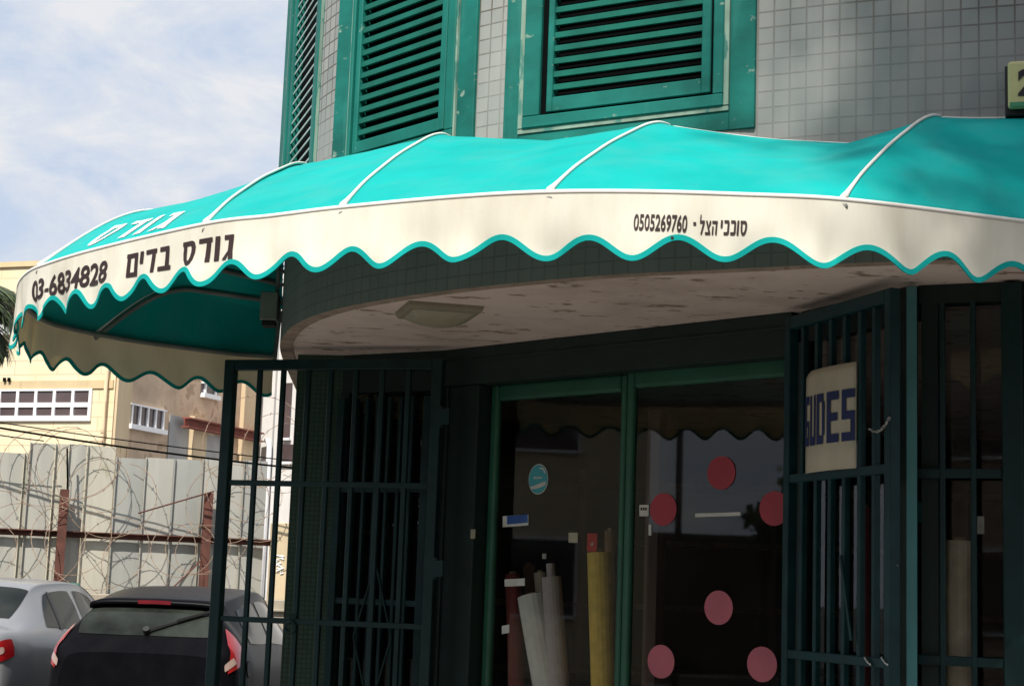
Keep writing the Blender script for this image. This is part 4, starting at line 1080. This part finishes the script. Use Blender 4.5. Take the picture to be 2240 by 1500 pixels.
b = MB(); q_ = YP.p(15.86, 0, .09); b.tube([q_, q_ + Vector((0, 0, 6.4))], .034, 8); b.build('pipe', M['beige_light'], dp, smooth=True)
b = MB()
for z in (2.0, 4.2, 5.6): b.tube([q_ + Vector((0, 0, z)), q_ + Vector((0, 0, z + .06))], .045, 8)
b.build('bracket', M['beige_light'], dp)
# white building behind
WPn = Plane(at(558, 950, 35.2), at(700, 950, 34.4))
wb = thing('white_building', WPn.p(1, 0), 'white rendered building with a downpipe seen through the open gate', 'building')
b = MB(); b.obox(WPn.p(0, 0, -5), WPn.u * 8, (0, 0, 8.2), WPn.n * 5); b.build('wall', M['white_render'], wb)
for x0, x1, y0, y1 in ((622, 634, 838, 958), (620, 640, 972, 1010)):
    u0, z1_ = WPn.hit(x0, y0); u1_, z0_ = WPn.hit(x1, y1)
    b = MB(); b.pbox(WPn, u0 - .04, u1_ + .04, z0_ - .05, z0_, .001, .1); b.pbox(WPn, u0 - .04, u0, z0_, z1_, .001, .05); f = b.build('window', M['white_frame'], wb)
    b = MB(); b.pbox(WPn, u0, u1_, z0_ + .001, z1_, .001, .03); b.build('pane', M['dark_pane'], f)
u, z = WPn.hit(596, 965); b = MB(); b.tube([WPn.p(u, 0, .1), WPn.p(u, z - .1, .1), WPn.p(u - .04, z, .1), WPn.p(u - .1, z + .02, .1)], .06, 8); b.build('downpipe', M['white_frame'], wb, smooth=True)
u, z = WPn.hit(601, 900); b = MB(); b.pbox(WPn, u - .02, u + .02, 0, 8.1, .001, .015); b.build('wall_seam', M['grey_metal'], wb)

# ------------------------------------------------------------------ cars
class Car:
    """body surface from stations along y (0 = rear) and ring points (half section, sill to roof centre)"""
    def __init__(s, stations, ring, loc, yaw, sc=1.0):
        s.Y = np.array([q[0] for q in stations]); s.R = np.array([q[1] for q in stations], float)
        s.n = s.R.shape[1]; s.loc = Vector(loc); s.yaw = yaw; s.sc = sc
    def local(s, y, u, side=1, off=0.0):
        k = np.arange(s.n, dtype=float)
        xs = np.array([herm(s.Y, s.R[:, i, 0], np.array([y]))[0] for i in range(s.n)])
        zs = np.array([herm(s.Y, s.R[:, i, 1], np.array([y]))[0] for i in range(s.n)])
        return np.array([side * herm(k, xs, np.array([u]))[0], y, herm(k, zs, np.array([u]))[0]])
    def W(s, p):
        x, y, z = p; c_, s_ = math.cos(s.yaw), math.sin(s.yaw)
        return s.loc + Vector((x * c_ - y * s_, x * s_ + y * c_, z)) * s.sc
    def pt(s, y, u, side=1, off=0.0):
        p = s.local(y, u, side)
        if off:
            e = .02
            dy = s.local(min(y + e, s.Y[-1]), u, side) - s.local(max(y - e, s.Y[0]), u, side)
            du = s.local(y, min(u + e, s.n - 1), side) - s.local(y, max(u - e, 0), side)
            nv = np.cross(dy, du); L = np.linalg.norm(nv)
            if L > 1e-9:
                nv /= L
                ctr = np.array([0, y, .8])
                if nv @ (p - np.array([0, 2.0, .7])) < 0: nv = -nv
                p = p + nv * off
        return s.W(p)
    def body(s, name, m, parent):
        ys = np.concatenate([np.linspace(a_, c_, 7)[:-1] for a_, c_ in zip(s.Y, s.Y[1:])] + [[s.Y[-1]]])
        us = np.linspace(0, s.n - 1, 37)
        b = MB()
        rows = [[s.pt(y, u, -1) for u in us] + [s.pt(y, u, 1) for u in us[::-1][1:]] for y in ys]
        b.grid(rows); 
        for r_ in (rows[0], rows[-1]): b.face(r_ if r_ is rows[0] else r_[::-1])
        return b.build(name, m, parent, smooth=True)
    def patch(s, name, corners, m, parent, side=1, off=.004, k=.35, nu=14, nv=10, thick=0):
        """corners (y,u): bottom-left, bottom-right, top-right, top-left; k rounds the outline; u beyond the top wraps to the other side"""
        b = MB(); rows = []
        for j in range(nv + 1):
            r_ = []
            for i in range(nu + 1):
                a_, c_ = 2 * i / nu - 1, 2 * j / nv - 1
                A_ = a_ * math.sqrt(1 - k * c_ * c_ * .5); C_ = c_ * math.sqrt(1 - k * a_ * a_ * .5)
                fx, fy = (A_ + 1) / 2, (C_ + 1) / 2
                (y0, u0), (y1, u1), (y2, u2), (y3, u3) = corners
                y = (y0 * (1 - fx) + y1 * fx) * (1 - fy) + (y3 * (1 - fx) + y2 * fx) * fy
                u = (u0 * (1 - fx) + u1 * fx) * (1 - fy) + (u3 * (1 - fx) + u2 * fx) * fy
                sd = side
                if u > s.n - 1: u = 2 * (s.n - 1) - u; sd = -side
                r_.append(s.pt(y, u, sd, off))
            rows.append(r_)
        b.grid(rows); return b.build(name, m, parent, smooth=True)
M['car_glass'] = mat('car_glass', (0.016, 0.02, 0.018), 0.08, 0.5, 1.6, bmp=0, spec=.10)
M['rear_glass'] = mat('rear_glass', (0.022, 0.026, 0.022), 0.08, 0.8, 2.2, bmp=0, spec=.22)
M['car_black'] = carpaint('black_grey_paint', (0.0035, 0.0035, 0.005), 0.010, .0, .05)
M['car_silver'] = carpaint('silver_paint', (0.21, 0.218, 0.235), 0.25)
M['plastic'] = mat('black_plastic', (0.012, 0.012, 0.013), 0.5, 0.2, 10)
M['brake_red'] = mat('dull_red_lamp', (0.13, 0.006, 0.012), 0.3, 0.15, 8, bmp=0)
M['tail_red'] = mat('red_lamp', (0.28, 0.006, 0.008), 0.2, 0.15, 8, coat=1.0, bmp=0)
M['tail_clear'] = mat('clear_lamp', (0.36, 0.25, 0.22), 0.15, 0.2, 12, coat=1.0, bmp=0)
M['rubber'] = mat('tyre_rubber', (0.02, 0.02, 0.02), 0.8, 0.2, 10)
M['rim_metal'] = mat('wheel_rim', (0.4, 0.4, 0.42), 0.35, 0.1, 8, metal=0.8)
def ring(ws, zs): return list(zip(ws, zs))
hb = [(0.00, ring((.45, .66, .70, .66, .60, .40, 0), (.30, .42, .66, .86, .93, .955, .96))),
      (0.10, ring((.60, .78, .80, .76, .66, .46, 0), (.26, .40, .70, .95, 1.03, 1.055, 1.065))),
      (0.30, ring((.66, .82, .845, .80, .62, .48, 0), (.24, .40, .72, 1.00, 1.22, 1.275, 1.285))),
      (0.48, ring((.68, .83, .855, .815, .585, .48, 0), (.24, .40, .72, 1.00, 1.285, 1.345, 1.36))),
      (0.62, ring((.68, .83, .86, .82, .59, .49, 0), (.24, .40, .72, .995, 1.32, 1.40, 1.415))),
      (1.00, ring((.69, .835, .863, .825, .605, .505, 0), (.23, .40, .72, .99, 1.375, 1.45, 1.468))),
      (1.55, ring((.70, .84, .865, .83, .615, .52, 0), (.22, .40, .72, .975, 1.405, 1.495, 1.522))),
      (2.00, ring((.70, .84, .865, .83, .615, .52, 0), (.22, .40, .72, .96, 1.39, 1.485, 1.51))),
      (2.55, ring((.70, .84, .86, .82, .60, .50, 0), (.22, .40, .70, .94, 1.27, 1.37, 1.40))),
      (3.15, ring((.70, .83, .85, .80, .70, .50, 0), (.22, .40, .68, .90, 1.00, 1.05, 1.07))),
      (3.80, ring((.66, .78, .80, .74, .66, .45, 0), (.22, .38, .62, .76, .82, .86, .88))),
      (4.05, ring((.50, .62, .66, .60, .52, .35, 0), (.28, .36, .50, .58, .62, .64, .65)))]
def wheels(car, parent, ys, r_=.30, hw=.80):
    for y in ys:
        for sd in (-1, 1):
            b = MB(); a_ = car.W((sd * (hw - .16), y, r_)); c_ = car.W((sd * (hw + .035), y, r_)); ax_ = (c_ - a_)
            b.tube([a_, a_ + ax_ * .1, c_ - ax_ * .1, c_], [r_ * .9, r_, r_, r_ * .92], 28)
            wh = b.build('wheel', M['rubber'], parent, smooth=False)
            b = MB(); b.tube([c_ - ax_ * .05, c_ + ax_ * .04], [r_ * .68, r_ * .55], 20); b.build('rim', M['rim_metal'], wh)
hloc = at(310, 1400, 14.6); hloc = Vector((hloc.x, hloc.y, 0))
ht = thing('hatchback_car', hloc, 'black hatchback parked nose to the hoarding behind the open gate', 'car')
H = Car(hb, None, hloc, R(-3), 1.03)
H.body('body', M['car_black'], ht)
# rear window wraps across the sloping tailgate: u measured from one side over the roof centre to the other
rw = H.patch('rear_window', [(.13, 4.25), (.13, 7.75), (.46, 7.6), (.46, 4.4)], M['rear_glass'], ht, 1, .006, .45, 26, 10)
b = MB(); wa, wb_ = H.pt(.15, 5.75, 1, .03), H.pt(.33, 4.75, 1, .03)
wa, wb_ = H.pt(.15, 6, 1, .03), H.pt(.33, 4.8, 1, .035)
b.bar(wa, wb_, .022, .018); b.bar(wa + (wb_ - wa) * .45 + Vector((0, -.01, .012)), wb_ + Vector((0, -.01, .01)), .03, .02); b.tube([wa + Vector((0, .02, -.02)), wa + Vector((0, -.02, .02))], .03, 10)
b.build('rear_wiper', M['plastic'], ht)
# roof spoiler lip and high brake light
b = MB(); rows = []
for u, sd in [(u_, -1) for u_ in np.linspace(4.25, 6, 12)] + [(u_, 1) for u_ in np.linspace(6, 4.25, 12)[1:]]:
    a0, a1 = H.pt(.60, u, sd, .012), H.pt(.46, u, sd, .012)
    back = H.W((0, 0, 0)) - H.W((0, .12, 0))
    rows.append([a0, a1 + back + Vector((0, 0, .035)), a1 + back + Vector((0, 0, -.005)), H.pt(.47, u, sd, -.002)])
b.grid(rows); sp = b.build('spoiler', M['car_black'], ht, smooth=True)
b = MB(); rows = []
for u, sd in [(u_, -1) for u_ in np.linspace(5.72, 6, 6)] + [(u_, 1) for u_ in np.linspace(6, 5.72, 6)[1:]]:
    a1 = H.pt(.46, u, sd, .012) + (H.W((0, 0, 0)) - H.W((0, .128, 0)))
    rows.append([a1 + Vector((0, 0, .036)), a1 + Vector((0, 0, .002))])
b.grid(rows); b.build('brake_light', M['brake_red'], sp)
for sd in (-1, 1):
    t_ = H.patch('tail_light', [(.03, 2.45), (.30, 2.65), (.26, 3.95), (.13, 3.7)], M['tail_red'], ht, sd, .012, .3)
    H.patch('clear_lens', [(.028, 2.62), (.12, 2.68), (.10, 2.95), (.035, 2.9)], M['tail_clear'], t_, sd, .016, .3, 8, 6)
    H.patch('side_window', [(.62, 3.12), (1.42, 3.10), (1.42, 3.98), (.78, 3.93)], M['car_glass'], ht, sd, .004, .35)
    H.patch('side_window', [(1.50, 3.10), (2.62, 3.10), (2.20, 3.96), (1.50, 3.98)], M['car_glass'], ht, sd, .004, .25)
H.patch('windscreen', [(3.05, 4.4), (3.05, 7.6), (2.2, 7.5), (2.2, 4.5)], M['car_glass'], ht, 1, .004, .3, 20, 8)
b = MB(); q0 = H.pt(.62, 2.92, 1, .004)
b.tube([H.pt(.40, 2.4, 1, -.01), H.pt(.40, 2.4, 1, .006)], .075, 16); b.build('fuel_flap', M['car_black'], ht)
b = MB(); q0 = H.pt(.05, 6, 1, .0); e1 = (H.pt(.05, 5.5, 1) - H.pt(.05, 5.5, -1)).normalized()
b.grid([[q0 + e1 * .055 * k_ * math.cos(t) + Vector((0, -.012 - .006 * (1 - k_), .034 * k_ * math.sin(t) - .05)) for t in np.linspace(0, 2 * math.pi, 18)] for k_ in (1, .6, .05)])
b.build('badge', M['chrome'], ht, smooth=True)
wheels(H, ht, (.62, 3.15))
# silver saloon
sb = [(0.00, ring((.45, .62, .66, .62, .56, .36, 0), (.32, .44, .68, .88, .94, .96, .965))),
      (0.12, ring((.62, .78, .80, .76, .66, .44, 0), (.26, .42, .72, .97, 1.035, 1.06, 1.065))),
      (0.50, ring((.68, .83, .86, .81, .68, .46, 0), (.24, .40, .74, 1.00, 1.075, 1.10, 1.11))),
      (0.85, ring((.69, .84, .87, .82, .63, .48, 0), (.24, .40, .74, 1.01, 1.20, 1.245, 1.255))),
      (1.25, ring((.70, .85, .875, .83, .59, .49, 0), (.22, .40, .74, 1.00, 1.36, 1.435, 1.455))),
      (1.60, ring((.70, .85, .88, .835, .60, .51, 0), (.22, .40, .74, .99, 1.40, 1.475, 1.497))),
      (2.30, ring((.70, .85, .88, .835, .61, .52, 0), (.22, .40, .74, .97, 1.40, 1.475, 1.50))),
      (2.80, ring((.70, .85, .88, .83, .60, .50, 0), (.22, .40, .72, .95, 1.30, 1.38, 1.40))),
      (3.45, ring((.70, .84, .86, .81, .70, .50, 0), (.22, .40, .70, .91, 1.00, 1.05, 1.065))),
      (4.20, ring((.66, .78, .80, .74, .66, .45, 0), (.24, .38, .62, .76, .82, .86, .88))),
      (4.45, ring((.50, .62, .66, .60, .52, .35, 0), (.28, .36, .50, .58, .62, .64, .65)))]
sloc = at(-190, 1400, 15.6); sloc = Vector((sloc.x, sloc.y, 0))
stn = thing('saloon_car', sloc, 'silver saloon parked at the left edge beside the black hatchback', 'car')
S = Car(sb, None, sloc, R(-6), 1.05)
S.body('body', M['car_silver'], stn)
S.patch('rear_window', [(.62, 4.3), (.62, 7.7), (1.18, 7.55), (1.18, 4.45)], M['car_glass'], stn, 1, .006, .3, 24, 10)
for sd in (-1, 1):
    S.patch('side_window', [(1.02, 3.15), (2.02, 3.12), (2.02, 3.97), (1.36, 3.93)], M['car_glass'], stn, sd, .004, .35)
    S.patch('side_window', [(2.10, 3.12), (3.05, 3.10), (2.62, 3.95), (2.10, 3.97)], M['car_glass'], stn, sd, .004, .25)
    S.patch('window_seal', [(1.38, 3.10), (1.45, 3.10), (1.50, 3.96), (1.46, 3.96)], M['plastic'], stn, sd, .008, .0, 3, 8)
    t_ = S.patch('tail_light', [(.02, 2.2), (.26, 2.3), (.24, 2.92), (.05, 2.95)], M['tail_red'], stn, sd, .012, .35)
    S.patch('clear_lens', [(.05, 2.45), (.12, 2.45), (.12, 2.7), (.05, 2.7)], M['tail_clear'], t_, sd, .017, .8, 8, 6)
S.patch('windscreen', [(3.3, 4.4), (3.3, 7.6), (2.45, 7.5), (2.45, 4.5)], M['car_glass'], stn, 1, .004, .3, 20, 8)
wheels(S, stn, (.95, 3.5))
# green skip behind the saloon
M['skip'] = mat('green_skip_paint', (0.05, 0.22, 0.16), 0.5, 0.2, 3, wear=(0.3, 0.2, 0.12), wear_at=.68)
k0 = at(132, 1274, 19.5)
sk = thing('refuse_skip', (k0.x - 1.2, 19.5, 0), 'pale green refuse skip behind the silver saloon', 'skip')
b = MB(); b.grid([[(k0.x - 2.2, 18.9, .2), (k0.x - .25, 18.9, .2), (k0.x - .25, 20.1, .2), (k0.x - 2.2, 20.1, .2)], [(k0.x - 2.4, 18.7, k0.z - .1), (k0.x, 18.7, k0.z - .1), (k0.x, 20.3, k0.z - .1), (k0.x - 2.4, 20.3, k0.z - .1)]], closed=True); b.build('bin', M['skip'], sk)
b = MB(); b.obox((k0.x - 2.45, 18.65, k0.z - .1), (2.47, 0, -.0), (0, 1.7, 0), (0, 0, .1)); b.build('lid', M['skip'], sk, bevel=.02)
b = MB()
for xx in (k0.x - 2.0, k0.x - .4):
    b.tube([(xx, 19.2, .1), (xx + .06, 19.2, .1)], .1, 12)
    b.tube([(xx, 19.9, .1), (xx + .06, 19.9, .1)], .1, 12)
b.build('castor', M['rubber'], sk)

# ------------------------------------------------------------------ vegetation and pole to the left (also what the shop glass mirrors)
M['frond'] = mat('palm_leaf', (0.075, 0.105, 0.04), 0.5, 0.35, 3)
M['trunk'] = mat('palm_trunk', (0.14, 0.10, 0.07), 0.95, 0.3, 8)
M['leaf'] = mat('leaf_green', (0.045, 0.085, 0.025), 0.5, 0.4, 2)
M['bark'] = mat('bark', (0.11, 0.085, 0.065), 0.95, 0.3, 10)
def palm(x, y, h, L, label, n=17, seed=0):
    rnd = random.Random(seed)
    t = thing('palm_tree', (x, y, 0), label, 'palm tree')
    b = MB(); ks = 26
    b.tube([(x + .12 * math.sin(k * .12), y, h * k / ks) for k in range(ks + 1)], [(.17 if k > 2 else .24) * (1.08 if k % 2 else .94) for k in range(ks + 1)], 12); b.build('trunk', M['trunk'], t)
    for i in range(n):
        az = 2 * math.pi * i / n + rnd.uniform(-.2, .2); el = rnd.uniform(-.35, 1.1); ln = L * rnd.uniform(.85, 1.1)
        b = MB(); pts = []; p = Vector((x + .12 * math.sin(ks * .12), y, h)); e = el
        for k in range(23):
            pts.append(p.copy()); p = p + Vector((math.cos(az) * math.cos(e), math.sin(az) * math.cos(e), math.sin(e))) * ln / 22; e -= .075
        b.tube(pts, [.022 * (1 - k / 24) + .004 for k in range(23)], 5)
        for k in range(2, 23):
            tg = (pts[min(k + 1, 22)] - pts[k - 1]).normalized(); sdv = tg.cross(Vector((0, 0, 1))).normalized()
            for sgn_ in (-1, 1):
                for h_ in range(2):
                    o = pts[k] + tg * (ln / 44 * h_); ll = .42 * math.sin(math.pi * min(1, (k + 2) / 25)) + .06
                    d = (tg * .75 + sdv * sgn_ * .8 + Vector((0, 0, rnd.uniform(-.65, -.2)))).normalized() * ll * rnd.uniform(.85, 1.1)
                    wv = tg.cross(d).cross(d).normalized() * .014
                    b.face([o - wv, o + d * .5 - wv + Vector((0, 0, .01)), o + d - Vector((0, 0, .08)), o + d * .5 + wv + Vector((0, 0, .01)), o + wv])
        b.build('frond', M['frond'], t)
pc = at(-62, 655, 17.0)
palm(pc.x - .27, 17.0, pc.z, .98, 'palm tree reaching in at the left edge in front of the yellow building', 17, 3)

def leafy(name, x, y, h, trunk_r, clumps, leaves, size, label, seed):
    rnd = random.Random(seed); t = thing(name, (x, y, 0), label, 'tree')
    zc = min(c_[2] for c_ in clumps)
    b = MB(); base = Vector((x, y, 0)); fork = Vector((x + .15, y, zc * .62))
    b.tube([base, base.lerp(fork, .3) + Vector((.05, 0, 0)), base.lerp(fork, .7), fork], [trunk_r * 1.3, trunk_r, trunk_r * .9, trunk_r * .8], 12)
    for cx, cy, cz, rr_ in clumps:
        e = Vector((cx, cy, cz)); m_ = fork.lerp(e, .5) + Vector((rnd.uniform(-.2, .2), rnd.uniform(-.2, .2), .2))
        b.tube([fork, m_, e], [trunk_r * .5, trunk_r * .3, trunk_r * .1], 7)
        for _ in range(6):
            d = Vector((rnd.gauss(0, 1), rnd.gauss(0, 1), rnd.gauss(0, .8))).normalized() * rr_ * .8; b.tube([m_.lerp(e, .6), e + d], [trunk_r * .12, .01], 5)
    b.build('trunk', M['bark'], t, smooth=True)
    b = MB(); tot = sum(c_[3]**2 for c_ in clumps)
    for cx, cy, cz, rr_ in clumps:
        for _ in range(int(leaves * rr_**2 / tot)):
            d = Vector((rnd.gauss(0, 1), rnd.gauss(0, 1), rnd.gauss(0, 1))).normalized() * rr_ * rnd.random()**.45
            o = Vector((cx, cy, cz)) + Vector((d.x, d.y, d.z * .75))
            a_ = Vector((rnd.gauss(0, 1), rnd.gauss(0, 1), rnd.gauss(0, .6))).normalized() * size * rnd.uniform(.7, 1.3)
            c_ = a_.cross(Vector((rnd.gauss(0, 1), rnd.gauss(0, 1), rnd.gauss(0, 1)))).normalized() * size * .45
            b.face([o, o + a_ * .5 + c_, o + a_, o + a_ * .5 - c_])
    b.build('crown', M['leaf'], t)
# street tree behind the photographer: its shade lies on the right half of the shop
tgt = Vector((5.15, 6.3, 4.6)); cc_ = tgt + SDIR * 26
cl_ = [(cc_.x + dx, cc_.y + dy, cc_.z + dz, rr_) for dx, dy, dz, rr_ in ((0, 0, 0, 3.4), (-1.9, .6, -1.2, 2.5), (-1.7, -.4, 1.6, 2.6), (1.5, 0, 1.8, 2.8), (1.6, .4, -1.6, 2.8), (-2.2, 0, .2, 2.2), (0, .5, -3.2, 2.6), (.2, -.5, 3.2, 2.6), (-2.5, 0, -1.9, 1.5), (-.9, 0, -2.0, 1.7), (.8, 0, -2.0, 1.8), (2.4, 0, -2.0, 2.0))]
leafy('street_tree', cc_.x, cc_.y, cc_.z, .30, cl_, 38000, .14, 'very tall thin-leaved street tree whose light shade falls on the right half of the shop', 11)
leafy('garden_tree', -25, 1.4, 5, .15, [(-25, 2.5, 3.9, 1.2), (-24.6, 1.0, 4.4, 1.7), (-25, 3.5, 3.2, .8), (-25.4, -1.2, 4.2, 2.0), (-25, 1.6, 5.2, 1.0)], 9000, .22, 'dark bushy tree down the street mirrored in the right door pane', 12)
up_ = thing('utility_pole', (-19, 6.35, 0), 'wooden utility pole down the street mirrored in the right door pane', 'pole')
b = MB(); b.tube([(-19, 6.35, 0), (-19, 6.35, 8.5)], [.065, .05], 10); b.build('shaft', M['bark'], up_, smooth=True)
b = MB(); b.obox((-19.05, 5.65, 8.0), (.1, 0, 0), (0, 1.4, 0), (0, 0, .12)); b.build('crossarm', M['bark'], up_)

# ------------------------------------------------------------------ the other sides of the street (unseen block and wall added to close off low sky; house mirrored in the glass)
def block(name, x0, y0, x1, y1, h, m, label, face, storeys, bays):
    t = thing(name, ((x0 + x1) / 2, (y0 + y1) / 2, 0), label, 'building')
    c_ = {'n': ((x0, y1), (x1, y1)), 'e': ((x1, y1), (x1, y0))}[face]
    pl = Plane(c_[1], c_[0]) if face == 'n' else Plane(c_[1], c_[0])
    if face == 'n' and pl.n.y < 0 or face == 'e' and pl.n.x < 0: pl = Plane(c_[0], c_[1])
    b = MB(); cs = [(x0, y0), (x1, y0), (x1, y1), (x0, y1)]
    acc = [0]
    for k in range(4): acc.append(acc[-1] + math.dist(cs[k], cs[(k + 1) % 4]))
    for k in range(4):
        p, q = cs[k], cs[(k + 1) % 4]
        b.face([(*p, 0), (*q, 0), (*q, h), (*p, h)], [(acc[k], 0), (acc[k + 1], 0), (acc[k + 1], h), (acc[k], h)])
    b.face([(*p, h) for p in cs]); b.build('wall', m, t)
    b = MB(); b.pbox(pl, 0, pl.len, h - .3, h + .3, .001, .12); b.build('parapet', M['rim'], t)
    for i in range(storeys):
        for k in range(bays):
            u = pl.len * (k + .5) / bays; z = 1.2 + 3.1 * i
            f = MB(); f.pbox(pl, u - .75, u + .75, z - .06, z, .001, .12); f.pbox(pl, u - .75, u - .69, z, z + 1.4, .001, .05); f.pbox(pl, u + .69, u + .75, z, z + 1.4, .001, .05); f.pbox(pl, u - .75, u + .75, z + 1.4, z + 1.46, .001, .05)
            w_ = f.build('window', M['white_frame'], t)
            f = MB(); f.pbox(pl, u - .69, u + .69, z + .001, z + 1.399, .001, .02); f.build('pane', M['dark_pane'], w_)
block('unseen_apartment_block', -16, -24, 18, -13, 14.5, M['beige'], 'beige apartment block added out of view behind the photographer to block the low sky', 'n', 4, 9)
b = MB(); b.obox((-27.3, -14, 0), (.3, 0, 0), (0, 20.5, 0), (0, 0, 3.0))  # wall added to cover bright sky low in the mirrored view
tag(b.build('added_garden_wall', M['asphalt_wall'], None, bevel=.02), 'dark garden wall added down the street to darken the reflection low in the right door pane', 'wall')
block('brick_house', -32, 6.6, -22, 19, 7.0, M['ybrick'], 'yellow block house down the street mirrored in the left door pane', 'e', 2, 3)
